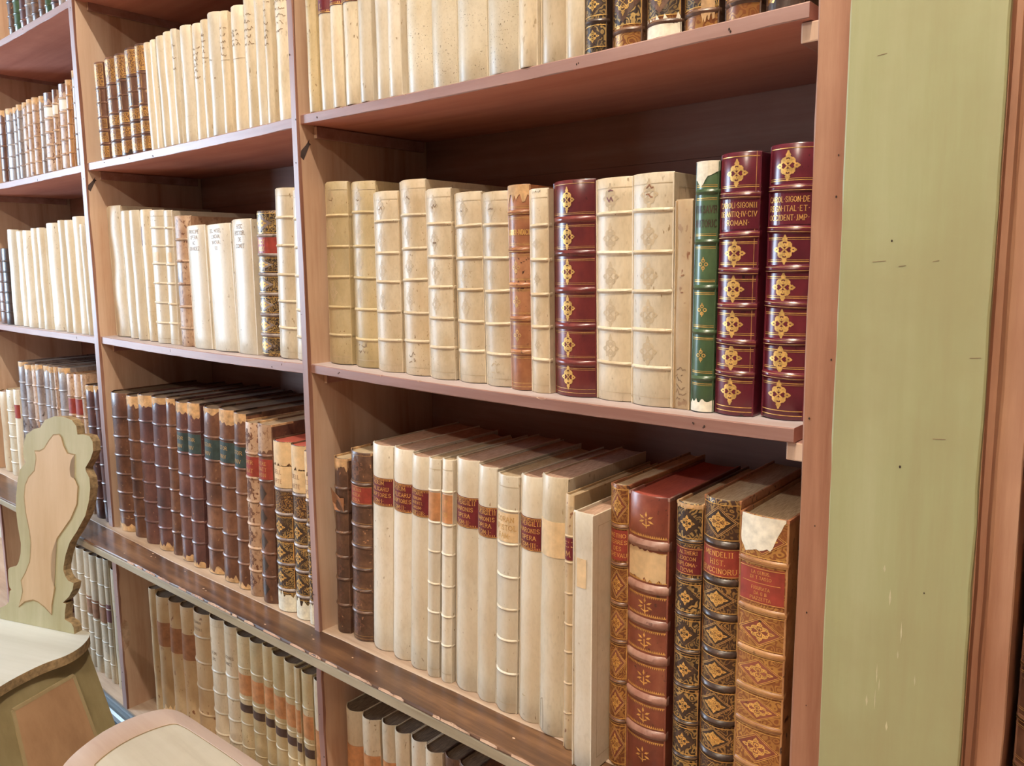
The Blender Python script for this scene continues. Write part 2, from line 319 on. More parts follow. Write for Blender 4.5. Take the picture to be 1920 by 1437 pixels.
def loop(cx, cz, rx, rz, n=8, a0=0, a1=360):
    return [(cx + rx * math.cos(math.radians(a0 + (a1 - a0) * i / n)), cz + rz * math.sin(math.radians(a0 + (a1 - a0) * i / n))) for i in range(n + 1)]
def fleuron(out, cx, cz, rx, rz, mi, w=None):
    """a lozenge of scrolls with a leaf at each point"""
    w = w or rx * .15
    for sx in (-1, 1):
        for sz in (-1, 1):
            T = lambda pts: [(cx + sx * a * rx, cz + sz * b * rz) for a, b in pts]
            stroke(out, T(loop(.40, .34, .17, .15, 7, -60, 250)), w, mi)
            stroke(out, T([(.40, .34), (.22, .16), (.10, .06)]), w, mi)
            out.append((mi, T([(.40, .22), (.50, .34), (.40, .44), (.32, .34)]) if sx * sz > 0 else T([(.40, .22), (.50, .34), (.40, .44), (.32, .34)])[::-1]))
            stroke(out, T([(.22, .44), (.30, .52), (.46, .50), (.58, .38), (.58, .26)]), w, mi)
            stroke(out, T([(.0, .62), (.16, .60), (.30, .52)]), w, mi)
            stroke(out, T([(.60, .0), (.66, .12), (.56, .26)]), w, mi)
            stroke(out, T([(.10, .66), (.16, .74), (.06, .86), (0, 1)]), w * 1.1, mi)
            stroke(out, T([(.68, .08), (.80, .12), (.90, .06), (1, 0)]), w * 1.1, mi)
            stroke(out, T([(.0, .42), (.12, .36), (.08, .24)]), w, mi)
    d = .07
    out.append((mi, [(cx - rx * d, cz), (cx, cz - rz * d), (cx + rx * d, cz), (cx, cz + rz * d)]))
    for sz in (-1, 1): stroke(out, [(cx, cz + sz * rz * .66), (cx, cz + sz * rz * .9)], w, mi)
def clover(out, cx, cz, s, mi):
    for a in (90, 180, 0, 270):
        c, d = math.cos(math.radians(a)), math.sin(math.radians(a))
        stroke(out, loop(cx + c * s * .5, cz + d * s * .62, s * .27, s * .27, 7), s * .15, mi)
    stroke(out, [(cx, cz - s * .3), (cx, cz - s * 1.15)], s * .13, mi)
    stroke(out, [(cx, cz + s * .7), (cx, cz + s * 1.15)], s * .16, mi)
    stroke(out, [(cx - s * .3, cz - s * .55), (cx + s * .3, cz - s * .55)], s * .11, mi)
def sprig(out, cx, cz, s, mi):
    for a in (90, 150, 30, 200, -20):
        c, d = math.cos(math.radians(a)), math.sin(math.radians(a))
        e = [(cx + c * s * .25, cz + d * s * .3), (cx + c * s * .6 - d * s * .14, cz + d * s * .6 + c * s * .14), (cx + c * s, cz + d * s), (cx + c * s * .6 + d * s * .14, cz + d * s * .6 - c * s * .14)]
        out.append((mi, e))
    stroke(out, [(cx, cz + s * .1), (cx + s * .05, cz - s * .9)], s * .13, mi)
    stroke(out, [(cx - s * .45, cz - s * .5), (cx, cz - s * .7), (cx + s * .45, cz - s * .5)], s * .14, mi)
def lozenge(out, cx, cz, rx, rz, mi, n=6):
    for i in range(-n, n):
        a, b = i / n, (i + 1) / n
        out.append((mi, [(cx + a * rx, cz - (1 - abs(a)) * rz), (cx + b * rx, cz - (1 - abs(b)) * rz), (cx + b * rx, cz + (1 - abs(b)) * rz), (cx + a * rx, cz + (1 - abs(a)) * rz)]))
def rect(out, x0, x1, z0, z1, mi, n=8):
    for i in range(n):
        a, b = x0 + (x1 - x0) * i / n, x0 + (x1 - x0) * (i + 1) / n
        out.append((mi, [(a, z0), (b, z0), (b, z1), (a, z1)]))
def ragged(out, rng, x0, x1, zt, zb, mi, jt=0.0, jb=0.008, n=14):
    """a patch with torn top and bottom edges"""
    T = [zt + rng.uniform(-jt, jt) for _ in range(n + 1)]; B = [zb + rng.uniform(-jb, jb) for _ in range(n + 1)]
    for i in range(n):
        a, b = x0 + (x1 - x0) * i / n, x0 + (x1 - x0) * (i + 1) / n
        out.append((mi, [(a, B[i]), (b, B[i + 1]), (b, T[i + 1]), (a, T[i])]))

# ------------------------------------------------------------------ books
COUNT = {'books': 0}
def S(**k): return k
def make_book(x, w, lean, h, y, z, st, label, group, yaw=0.0):
    """a standing book, spine towards -y: spine, boards, page block, raised bands, labels"""
    rng = random.Random(int(x * 7919) + int(h * 1e5) + int(z * 331))
    COUNT['books'] += 1
    root = thing('book', label, 'book', (x + h / 2 * -math.tan(lean), y, z + abs(math.sin(lean)) * w / 2 + 0.0004), group)
    root.rotation_euler = (0, lean, yaw)
    d = st.get('d', 0.24) * rng.uniform(.95, 1.03); r = st.get('r', 0.22) * w; pw = st.get('p', 2.2)
    th = st.get('th', 0.0022 if st['mat'].startswith('vellum') else 0.003); sm = st['mat']; bm_ = st.get('board', sm)
    def cur(t): return r * abs(t) ** pw
    def at(px, pz, off):
        t = max(-1.0, min(1.0, px / (w / 2))); e = .02
        dy = (cur(min(1, t + e)) - cur(max(-1, t - e))) / (((min(1, t + e)) - max(-1, t - e)) * w / 2)
        L = math.hypot(1, dy)
        lim = w / 2 + .0004
        return (max(-lim, min(lim, px + dy / L * off)), cur(t) - off / L, pz)
    # spine ---------------------------------------------------------
    mats = [sm]
    def slot(n):
        if n not in mats: mats.append(n)
        return mats.index(n)
    bm = bmesh.new(); nt_ = 12
    wav = st.get('wave', 0.0); ph = rng.uniform(0, 6)
    zs = [(0, -.0012), (.002, -.0002)] + [(h * k / 10, 0) for k in range(1, 10)] + [(h - .002, -.0002), (h, -.0014)]
    grid = []
    for zz, off in zs:
        wv = wav * math.sin(zz * 34 + ph)
        grid.append([bm.verts.new(at(w / 2 * (2 * i / nt_ - 1), zz + (st.get('cap', 0.0) * (1 - (2 * i / nt_ - 1) ** 2) if zz == h else 0), off + wv * (1 - (2 * i / nt_ - 1) ** 4))) for i in range(nt_ + 1)])
    inner = [[bm.verts.new(at(w / 2 * (2 * i / nt_ - 1) * .93, zz, -.0028)) for i in range(nt_ + 1)] for zz in (0, h - .0008)]
    for a, b in zip(grid, grid[1:]):
        for i in range(nt_): bm.faces.new((a[i], a[i + 1], b[i + 1], b[i]))
    for i in range(nt_):
        bm.faces.new((grid[-1][i], grid[-1][i + 1], inner[1][i + 1], inner[1][i]))
        bm.faces.new((grid[0][i + 1], grid[0][i], inner[0][i], inner[0][i + 1]))
        bm.faces.new((inner[0][i], inner[0][i + 1], inner[1][i + 1], inner[1][i]))
    deco = []
    for f in st.get('deco', []): f(deco, w, h, slot, rng)
    layers = {}
    def put(bmx, polys, base):
        for mi, P in polys:
            layers[mi] = layers.get(mi, len(layers))
            off = base + .00025 * (layers[mi] + 1)
            q = [p for p in P if .0002 < p[1] < h + .004]
            if len(q) < len(P): continue
            ww = lambda px, pz: wav * math.sin(pz * 34 + ph) * (1 - min(1, abs(px) / (w / 2)) ** 4) + (.00015 if wav else 0)
            try: bmx.faces.new([bmx.verts.new(at(max(-w / 2, min(w / 2, px)), pz, off + ww(px, pz))) for px, pz in P]).material_index = mi
            except ValueError: pass
    put(bm, deco, 0.0)
    link('spine', bm, mats, root, True)
    # raised bands ---------------------------------------------------
    bh, bw = st.get('bh', .0026), st.get('bw', .0034)
    if st.get('bands'):
        for zf in st['bands']:
            b = bmesh.new(); zc = zf * h + rng.uniform(-.001, .001); prof = [(-1, 0.0), (-.72, .62), (0, 1.0), (.72, .62), (1, 0.0)]
            wig = rng.uniform(-.0009, .0009); rows = []
            for i in range(nt_ + 1):
                t = 2 * i / nt_ - 1; e = 1 - .35 * abs(t) ** 6
                rows.append([b.verts.new(at(w / 2 * t, zc + a * bw + wig * t, -.0006 + q * bh * e)) for a, q in prof])
            for i, sgn in ((0, -1), (nt_, 1)):    # the cord turns round the shoulder on to the board
                rows.insert(0 if i == 0 else len(rows), [b.verts.new((sgn * (w / 2 + q * .0004), cur(1) + .006, zc + a * bw + wig * sgn)) for a, q in prof])
            for p, q in zip(rows, rows[1:]):
                for k in range(4): b.faces.new((p[k], p[k + 1], q[k + 1], q[k]))
                b.faces.new((p[4], p[0], q[0], q[4]))
            b.faces.new(rows[0]); b.faces.new(rows[-1])
            bmats = [st.get('bandmat', sm)]
            if st.get('bandgold'):
                bmats.append('gold_dull'); k = len(b.faces)
                for s_ in (-.45, .45):
                    pts = [at(w / 2 * (2 * i / nt_ - 1), zc + s_ * bw + wig * (2 * i / nt_ - 1), bh * .93) for i in range(nt_ + 1)]
                    for i in range(nt_):
                        p0, p1 = pts[i], pts[i + 1]
                        b.faces.new([b.verts.new((q[0], q[1], q[2] + dz)) for q, dz in ((p0, -.0003), (p1, -.0003), (p1, .0003), (p0, .0003))]).material_index = 1
            link('raised_band', b, bmats, root, True)
    if st.get('flap'):      # a label that has come loose and sticks out past the spine
        z0, z1 = st['flap']; b = bmesh.new(); q = [(-w / 2 - .013, -.004, z1), (-w / 2 + .006, -.006, z1 - .002), (w * .2, -.0045, z1 - .012), (w * .36, -.003, z1 - .012), (w * .36, -.003, z0), (-w * .1, -.0055, z0 + .002), (-w / 2 - .004, -.006, z0 + .012)]
        q = [(x_, y_ + cur(max(-1, min(1, x_ / w * 2))), z_ * 1.0 if z_ > 1 else z_) for x_, y_, z_ in q]
        q = [(x_, y_, z_) for x_, y_, z_ in q]
        A = [b.verts.new(p) for p in q]; B = [b.verts.new((p[0], p[1] + .0008, p[2])) for p in q]
        b.faces.new(A); b.faces.new(B)
        for i in range(len(q)): j = (i + 1) % len(q); b.faces.new((A[i], A[j], B[j], B[i]))
        fl_ = link('title_label', b, ['label_brown'], root); fl_['label'] = 'loose flapping label'
    # labels -----------------------------------------------------------
    for lb in st.get('labels', []):
        z0, z1 = lb['z'][0] * h, lb['z'][1] * h; t0, t1 = lb.get('t', (-.97, .97))
        b = bmesh.new(); lm = [lb['mat']]
        n = 12; wl = lambda px, pz: wav * math.sin(pz * 34 + ph) * (1 - min(1, abs(px) / (w / 2)) ** 4) + (.0002 if wav else 0)
        tt = [t0 + (t1 - t0) * i / n for i in range(n + 1)]
        G_ = [[b.verts.new(at(w / 2 * t_, zz, off + wl(w / 2 * t_, zz))) for t_ in tt] for zz, off in [(z0, .0001)] + [(z0 + (z1 - z0) * q / 4, .0006) for q in range(5)] + [(z1, .0001)]]
        for a, c in zip(G_, G_[1:]):
            for i in range(n): b.faces.new((a[i], a[i + 1], c[i + 1], c[i]))
        pl = []
        if lb.get('text'):
            lm.append(lb.get('ink', 'gold')); N = len(lb['text']); cxx = w / 4 * (t0 + t1) ; ww = w / 2 * (t1 - t0)
            row = (z1 - z0) * .86 / N
            for i, s in enumerate(lb['text']):
                hh = min(row * .58, lb.get('hm', .0088))
                if s == '_': stroke(pl, [(cxx - ww * .42, z1 - (z1 - z0) * .07 - row * (i + .5)), (cxx + ww * .42, z1 - (z1 - z0) * .07 - row * (i + .5))], .0007, 1); continue
                text(pl, s, cxx, z1 - (z1 - z0) * .07 - row * (i + .5) - hh / 2, hh, 1, ww * .9)
        if lb.get('frame'):
            if len(lm) == 1: lm.append(lb.get('ink', 'gold'))
            for zz in (z0 + .0015, z1 - .0015): stroke(pl, [(w / 2 * t0, zz), (w / 2 * t1, zz)], .001, 1)
            if lb['frame'] == 'teeth':
                q = 0.0025
                for zz, s_ in ((z0 + .003, 1), (z1 - .003, -1)):
                    xx = w / 2 * t0 + q
                    while xx < w / 2 * t1 - q: stroke(pl, [(xx, zz), (xx, zz + s_ * .0022)], .0009, 1); xx += q
        for mi, P in pl:
            b.faces.new([b.verts.new(at(px, pz, .0009 + wl(px, pz))) for px, pz in P]).material_index = mi
        link('title_label' if lb.get('text') else 'label', b, lm, root)
    # boards ------------------------------------------------------------
    yb = r + .002
    for sx in (-1, 1):
        xa, xb = (sx * (w / 2 - th), sx * w / 2)
        b = bx(min(xa, xb), max(xa, xb), yb - .004, d, 0, h - st.get('drop', .001), bev=min(.0011, th * .35))
        bmats = [bm_]
        if st.get('edge'):
            bmats.append(st['edge'])
            zt = h - st.get('drop', .001); box(b, min(xa, xb) - .0002, max(xa, xb) + .0002, yb - .0045, yb + rng.uniform(.02, .06), zt - .004, zt + .0006, 1)
        if st.get('boardline') and sx == 1:
            bmats.append('ink_faint'); xo = w / 2 + .0002
            for (y0, y1, z0, z1) in ((.012 + r, .0128 + r, .02, h - .02), (.012 + r, d - .02, h - .0208, h - .02), (.012 + r, d - .02, .02, .0208)):
                b.faces.new([b.verts.new((xo, yy, zz)) for yy, zz in ((y0, z0), (y1, z0), (y1, z1), (y0, z1))]).material_index = 1
        link('cover_board', b, bmats, root)
    # page block ----------------------------------------------------------
    b = bmesh.new(); sq = st.get('sq', .004); inw = w / 2 - th - .0003; n = 8
    P = [(inw * (2 * i / n - 1), cur((2 * i / n - 1) * .93) + .0032) for i in range(n + 1)] + [(inw, d - .005), (0, d - .010), (-inw, d - .005)]
    lo = [b.verts.new((px, py, .003)) for px, py in P]; up = [b.verts.new((px, py, h - sq - rng.uniform(0, .001))) for px, py in P]
    b.faces.new(lo); b.faces.new(up)
    for i in range(len(P)):
        j = (i + 1) % len(P); b.faces.new((lo[i], lo[j], up[j], up[i]))
    link('page_block', b, st.get('page', 'pages'), root)
    return root

# decoration builders: each returns a function (deco, w, h, slot, rng)
def d_lines(zs, mat='gold', t=.0011):
    def f(o, w, h, slot, rng):
        m = slot(mat)
        for zz in zs: stroke(o, [(-w / 2, zz * h), (w / 2, zz * h)], t, m)
    return f
def comps(bands): 
    e = [0.0] + sorted(bands) + [1.0]; return list(zip(e, e[1:]))
def d_bandlines(bands, mat='gold', gap=.0075, t=.0009, both=True):
    zs = []
    def f(o, w, h, slot, rng):
        m = slot(mat)
        for b in bands:
            for s in ((-1, 1) if both else (1,)):
                zz = b * h + s * gap; stroke(o, [(-w / 2, zz), (w / 2, zz)], t, m)
                if both: stroke(o, [(-w / 2, zz + s * .0022), (w / 2, zz + s * .0022)], t * .6, m)
        for zz in (.006, .012, h - .006): stroke(o, [(-w / 2, zz), (w / 2, zz)], t, m)
    return f
def d_orn(bands, skip=(), kind='fleuron', s=.30, mat='gold', asp=1.35):
    def f(o, w, h, slot, rng):
        m = slot(mat)
        for i, (a, b) in enumerate(comps(bands)):
            if i in skip: continue
            cz = (a + b) / 2 * h; rx = min(s * w, (b - a) * h * .42 / asp)
            if i == 0: cz += .004
            if kind == 'fleuron': fleuron(o, -w * .03, cz, rx, rx * asp, m)
            elif kind == 'clover': clover(o, 0, cz, rx, m)
            elif kind == 'sprig': sprig(o, 0, cz, rx, m)
            elif kind == 'loz': lozenge(o, 0, cz, rx, rx * asp, m); 
            elif kind == 'square': 
                for q in (1, .55): 
                    stroke(o, [(-rx * q, cz - rx * q * asp), (rx * q, cz - rx * q * asp), (rx * q, cz + rx * q * asp), (-rx * q, cz + rx * q * asp), (-rx * q, cz - rx * q * asp)], .0011, m)
    return f
def d_panel(bands, skip=(), field='gilt_brown', loz='leather_black', orn='gold_dull', fill=None, lw=.42, edge=None):
    """tooled compartments: a field of scrolls, a plain dark lozenge, an ornament inside it"""
    def f(o, w, h, slot, rng):
        mf, ml, mo = slot(field), (slot(loz) if loz else None), slot(orn); mi2 = slot(fill) if fill else None
        for i, (a, b) in enumerate(comps(bands)):
            if i in skip: continue
            z0, z1 = a * h + .0065, b * h - .0065; cz = (z0 + z1) / 2; hz = (z1 - z0) / 2
            rect(o, -w * .46, w * .46, z0, z1, mf)
            if ml is not None: lozenge(o, 0, cz, w * lw, hz * .90, ml)
            if edge:
                for k in (.90, .80): stroke(o, [(0, cz - hz * k), (w * lw * k / .9, cz), (0, cz + hz * k), (-w * lw * k / .9, cz), (0, cz - hz * k)], .0008, slot(edge))
            if mi2 is not None:
                lozenge(o, 0, cz, w * lw * .60, hz * .56, mi2); fleuron(o, 0, cz, w * lw * .62, hz * .58, mo, w * .022)
            else: fleuron(o, 0, cz, w * lw * .56, hz * .52, mo, w * .026)
            for zz in (z0, z1): stroke(o, [(-w * .48, zz), (w * .48, zz)], .0011, mo)
            for xx in (-w * .465, w * .465): stroke(o, [(xx, z0), (xx, z1)], .0009, mo)
    return f
def d_scrib(z0, z1, n, mat='ink_faint', ww=.7, hh=.0032):
    def f(o, w, h, slot, rng):
        m = slot(mat)
        for i in range(n): scribble(o, rng, 0, (z1 - (z1 - z0) * (i + .5) / n) * h, w * ww * rng.uniform(.6, 1), hh, m)
    return f
def d_torn(z0, mat='hide', z1=1.0, t=(-1, 1), jag=.007):
    def f(o, w, h, slot, rng): ragged(o, rng, t[0] * w / 2, t[1] * w / 2, z1 * h - .0005 if z1 >= 1 else z1 * h, z0 * h, slot(mat), .0 if z1 >= 1 else jag, jag)
    return f
def d_base(z1, mat='paper', jag=.006):
    def f(o, w, h, slot, rng): ragged(o, rng, -w / 2, w / 2, z1 * h, .001, slot(mat), jag, .0)
    return f
def d_text(lines, z0, z1, mat='gold', hmax=.011, maxw=.92):
    def f(o, w, h, slot, rng):
        m = slot(mat); row = (z1 - z0) * h / len(lines)
        for i, s in enumerate(lines):
            hh = min(row * .6, hmax); text(o, s, 0, z1 * h - row * (i + .5) - hh / 2, hh, m, w * maxw)
    return f
def d_rect(z0, z1, mat, t=(-.9, .9)):
    def f(o, w, h, slot, rng): rect(o, t[0] * w / 2, t[1] * w / 2, z0 * h, z1 * h, slot(mat))
    return f
def d_teeth(bands, gap=.009, mat='gold'):
    def f(o, w, h, slot, rng):
        m = slot(mat)
        for bnd in bands:
            for s_ in (-1, 1):
                zz = bnd * h + s_ * gap; xx = -w * .47
                while xx < w * .47:
                    o.append((m, [(xx, zz), (xx + .0026, zz), (xx + .0013, zz + s_ * .0034)])); xx += .0030
                stroke(o, [(-w * .48, zz - s_ * .0006), (w * .48, zz - s_ * .0006)], .0008, m)
    return f
def d_poly(pts, mat):
    """a torn patch given in fractions of width (-1..1) and height"""
    def f(o, w, h, slot, rng): 
        m = slot(mat); n = 20; top = [p for p in pts]
        # pts: list of (t, z_low, z_high)
        for (ta, la, ha), (tb, lb, hb) in zip(pts, pts[1:]): o.append((m, [(ta * w / 2, la * h), (tb * w / 2, lb * h), (tb * w / 2, hb * h), (ta * w / 2, ha * h)]))
    return f
# ------------------------------------------------------------------ setting
ZS1, ZS2, ZL, ZB = 0.518, 0.018, -0.5635, -1.155
struct('floor', bx(-4.5, 3.2, -5.0, 0.40, FLOOR - 0.05, FLOOR), 'floor')
struct('wall_back', bx(-4.5, 3.2, 0.352, 0.45, FLOOR, CEIL), 'plaster')
struct('ceiling', bx(-4.5, 3.2, -5.0, 0.45, CEIL, CEIL + 0.08), 'plaster')

# ------------------------------------------------------------------ bookcase
MT['edge_x'] = mat_wood('edge_x', (0.33, 0.185, 0.155), (0.24, 0.115, 0.085), (0.41, 0.255, 0.22), 'x', 0.42, 14, 0.5, 0.4)
case = thing('bookcase', 'built-in painted wooden bookcase with long dark counter ledge and green pilaster', 'bookcase', (0, 0.15, FLOOR))
OFF = Vector((0, -0.15, -FLOOR))
def part(name, bm, mats, front=None, parent=None):
    """a part of the bookcase, meshed in world coordinates; faces looking to the room take the second material"""
    bmesh.ops.recalc_face_normals(bm, faces=bm.faces)
    if front is not None:
        for f in bm.faces:
            if f.normal.y < -0.7: f.material_index = front
    o = link(name, bm, mats, case); o.location = OFF
    return o
def plate(bm, pts, v, mi):
    """a closed flake: the outline and the same outline moved by v"""
    v = Vector(v); A = [bm.verts.new(p) for p in pts]; B = [bm.verts.new(Vector(p) + v) for p in pts]
    fs = [bm.faces.new(A), bm.faces.new(B)] + [bm.faces.new((A[i], A[(i + 1) % len(A)], B[(i + 1) % len(A)], B[i])) for i in range(len(A))]
    for f in fs: f.material_index = mi
def nicks(bm, rng, n, x0, x1, z0, z1, y, mi):
    for _ in range(n):
        x, z, s = rng.uniform(x0, x1), rng.uniform(z0, z1), rng.uniform(.0006, .0014)
        k = rng.randint(4, 6); plate(bm, [(x + s * math.cos(6.28 * i / k), y, z + s * 1.5 * math.sin(6.28 * i / k)) for i in range(k)], (0, .0003, 0), mi)
MT['hole'] = mat_plain('hole', (0.03, 0.015, 0.01), 0.9)
rg = random.Random(5)
def upright(x0, x1, z0, z1):
    bm = bmesh.new(); n = 14
    rows = []
    for i in range(n + 1):
        z = z0 + (z1 - z0) * i / n; j = rg.uniform(-.0012, .0012) if 0 < i < n else 0
        rows.append([bm.verts.new(p) for p in ((x0 + j, -.008 + rg.uniform(0, .001), z), (x1 + j - rg.uniform(.0005, .003), -.008 + rg.uniform(0, .0005), z), (x1 + j, -.0068, z), (x1, -.002 + rg.uniform(-.002, .003), z), (x1, .339, z), (x0, .339, z))])
    bm.faces.new(rows[0]); bm.faces.new(rows[-1])
    for a, b in zip(rows, rows[1:]):
        for k in range(6):
            f = bm.faces.new((a[k], a[(k + 1) % 6], b[(k + 1) % 6], b[k]))
            f.material_index = 1 if k == 0 else (3 if k in (1, 2) else 0)
    if z1 > 1 and x1 > -1.2:
        zc, k = (.452, 1.0) if x1 > -.5 else (.458, .9)
        plate(bm, [(x1 + .0004, -.004, zc - .016), (x1 + .0004, .003, zc - .022), (x1 + .0004, .018, zc + .008), (x1 + .0004, .022, zc + .010), (x1 + .0004, .017, zc + .014), (x1 + .0004, .019, zc + .02), (x1 + .0004, .010, zc + .008), (x1 + .0004, -.002, zc - .004)], (-.0003, 0, 0), 4)
    if z1 < 0 and -1.2 < x1 < -.5:
        plate(bm, [(x1 + .0004, y, z) for y, z in ((-.004, -.965), (.012, -.95), (.020, -.91), (.014, -.875), (.004, -.862), (-.006, -.875), (-.005, -.92))], (-.0003, 0, 0), 5)
    nicks(bm, rg, 9, x0 + .003, x1 - .003, z0, z1, -.0086, 2)
    bmesh.ops.recalc_face_normals(bm, faces=bm.faces)
    o = link('upright', bm, ['wood_z', 'wood_edge', 'hole', 'wood_worn', 'smear', 'chipped'], case); o.location = OFF
DIV = [(-2.150, -2.127), (-1.0780, -1.0490), (-0.0192, 0.0)]
for a, b in DIV:
    upright(a, b, ZL - .002, 1.62); upright(a, b, ZB, ZL - .030)
part('upright', bx(1.60, 1.63, -.008, .339, ZB, 1.62), ['wood_z', 'wood_edge'], 1)
def sag(x, x0, x1, s): 
    t = (x - x0) / (x1 - x0) * 2 - 1
    return -s * (1 - t * t)
def shelf(x0, x1, zt, th, s, y0=0.0, mats=('wood_under', 'edge_x', 'hole', 'chipped', 'wood_top'), chips=3):
    bm = bmesh.new(); n = 24; rows = []
    for i in range(n + 1):
        x = x0 + (x1 - x0) * i / n; z = zt + sag(x, x0, x1, s); j = rg.uniform(-.0009, .0009)
        rows.append([bm.verts.new(p) for p in ((x, y0 + .0015, z), (x, y0, z - .0015 + j * .5), (x, y0, z - th + .001 + j), (x, y0 + .0012, z - th), (x, .337, z - th), (x, .337, z))])
    bm.faces.new(rows[0]); bm.faces.new(rows[-1])
    for a, b in zip(rows, rows[1:]):
        for k in range(6): bm.faces.new((a[k], a[(k + 1) % 6], b[(k + 1) % 6], b[k]))
    bmesh.ops.recalc_face_normals(bm, faces=bm.faces)
    for f in bm.faces:
        if f.normal.y < -.5: f.material_index = 1
        elif f.normal.z > .7: f.material_index = 4
    for _ in range(3):
        x = rg.uniform(x0 + .03, x1 - .03); z = zt + sag(x, x0, x1, s) - th * rg.uniform(.35, .7)
        nicks(bm, rg, 2, x, x + .006, z - .003, z + .003, y0 - .0005, 2)
    for _ in range(chips):   # knocked corners
        x = rg.uniform(x0 + .05, x1 - .05); z = zt + sag(x, x0, x1, s); L = rg.uniform(.006, .02)
        plate(bm, ((x, y0 - .0004, z - .0005), (x + L * .5, y0 - .0004, z - .003), (x + L, y0 - .0004, z - .0008), (x + L * .6, y0 + .004, z + .0004), (x + L * .2, y0 + .003, z + .0004)), (0, .0006, -.0006), 3)
    o = link('shelf', bm, list(mats), case); o.location = OFF
SAG = 0.005
shelf(0.0, 1.0038, ZS1, .0185, SAG); shelf(0.0, 1.0038, ZS2, .0185, SAG); shelf(0.0, 1.0038, .985, .019, SAG)
shelf(-1.049, -.0192, ZS1 - .002, .021, .003); shelf(-1.049, -.0192, ZS2 - .001, .021, .004); shelf(-1.049, -.0192, .981, .021, .003)
shelf(-2.127, -1.078, ZS1 - .003, .021, .002); shelf(-2.127, -1.078, ZS2 - .004, .021, .002); shelf(-2.127, -1.078, .971, .021, .002)
shelf(1.243, 1.60, ZS2, .02, .001)
for (x0, x1) in ((-2.127, -1.078), (-1.049, -.0192), (0.0, 1.017)):
    for zt in (.985 - .019, ZS1 - .0195, ZS2 - .0195):
        zz = zt - (.004 if x0 < -.5 else 0.0)
        for xa, xb in ((x0, x0 + .010), (x1 - (.026 if x1 > 1 else .010), x1)):
            part('shelf_cleat', bx(xa, xb, .030 if x1 < 1 or xa < .5 else .010, .325, zz - .024, zz - .0003, bev=.002), ['wood_x', 'wood_z'], 1)
bk = bmesh.new()
for k, (z0, z1) in enumerate(((-1.20, -.9), (-.9, -.60), (-.60, -.22), (-.22, .13), (.13, .40), (.40, .72), (.72, 1.05), (1.05, 1.62))):
    box(bk, -2.15, 1.63, .339 + (k % 2) * .0012, .3515, z0 + .0008, z1)
part('back_panel', bk, ['wood_back'])
# pilaster between two bays
pl = bmesh.new(); n = 30; rows = []
prof = [(1.017, .339), (1.017, -.0065), (1.0185, -.008), (1.2065, -.008), (1.2075, .005), (1.2130, .006), (1.2180, -.005), (1.221, -.0075), (1.2415, -.008), (1.243, -.0065), (1.243, .339)]
for i in range(n + 1):
    z = ZL - .003 + (1.62 - ZL) * i / n
    rows.append([pl.verts.new((px + (rg.uniform(-.0009, .0009) if 0 < k < len(prof) - 1 else 0), py, z)) for k, (px, py) in enumerate(prof)])
pl.faces.new(rows[0]); pl.faces.new(rows[-1])
for a, b in zip(rows, rows[1:]):
    for k in range(len(prof)): j = (k + 1) % len(prof); pl.faces.new((a[k], a[j], b[j], b[k]))
nicks(pl, rg, 7, 1.022, 1.05, -.45, .55, -.0086, 1)
part('pilaster', pl, ['wood_pilaster', 'hole'])
gp = bmesh.new(); rows = []; n = 60
for i in range(n + 1):
    z = ZL - .003 + (1.62 - ZL) * i / n
    j = rg.uniform(-.0007, .0007); jr = rg.uniform(-.0008, .0008) - (.006 * math.exp(-((z + .115) / .012) ** 2))
    rows.append([gp.verts.new(p) for p in ((1.0538 + j, -.0079, z), (1.0545 + j, -.0148, z), (1.056, -.016, z), (1.2035 + jr, -.016, z), (1.2055 + jr, -.0145, z), (1.2058 + jr * .3, -.0079, z))])
gp.faces.new(rows[0]); gp.faces.new(rows[-1])
for a, b in zip(rows, rows[1:]):
    for k in range(6): gp.faces.new((a[k], a[(k + 1) % 6], b[(k + 1) % 6], b[k]))
for (x, z) in ((1.117, .215), (1.150, .22), (1.16, .03), (1.085, .44), (1.09, .22), (1.19, .12)):   # scratches
    t = rg.uniform(.006, .014)
    plate(gp, ((x, -.0163, z), (x + t, -.0163, z + .001), (x + t, -.0163, z + .0016), (x, -.0163, z + .0006)), (0, .0002, 0), 1)
nicks(gp, rg, 3, 1.07, 1.19, -.45, .45, -.0163, 2)
for _ in range(10):   # rubbed paint
    x, z, L = rg.uniform(1.10, 1.16), rg.uniform(-.33, -.12), rg.uniform(.008, .03); s = rg.uniform(.0006, .0014)
    plate(gp, ((x, -.0162, z), (x + s, -.0162, z + L * .4), (x, -.0162, z + L), (x - s, -.0162, z + L * .5)), (0, .0002, 0), 3)
MT['rubbed'] = mat_plain('rubbed', (0.47, 0.44, 0.27), 0.6)
part('painted_panel', gp, ['paint_green', 'ink', 'hole', 'rubbed'])
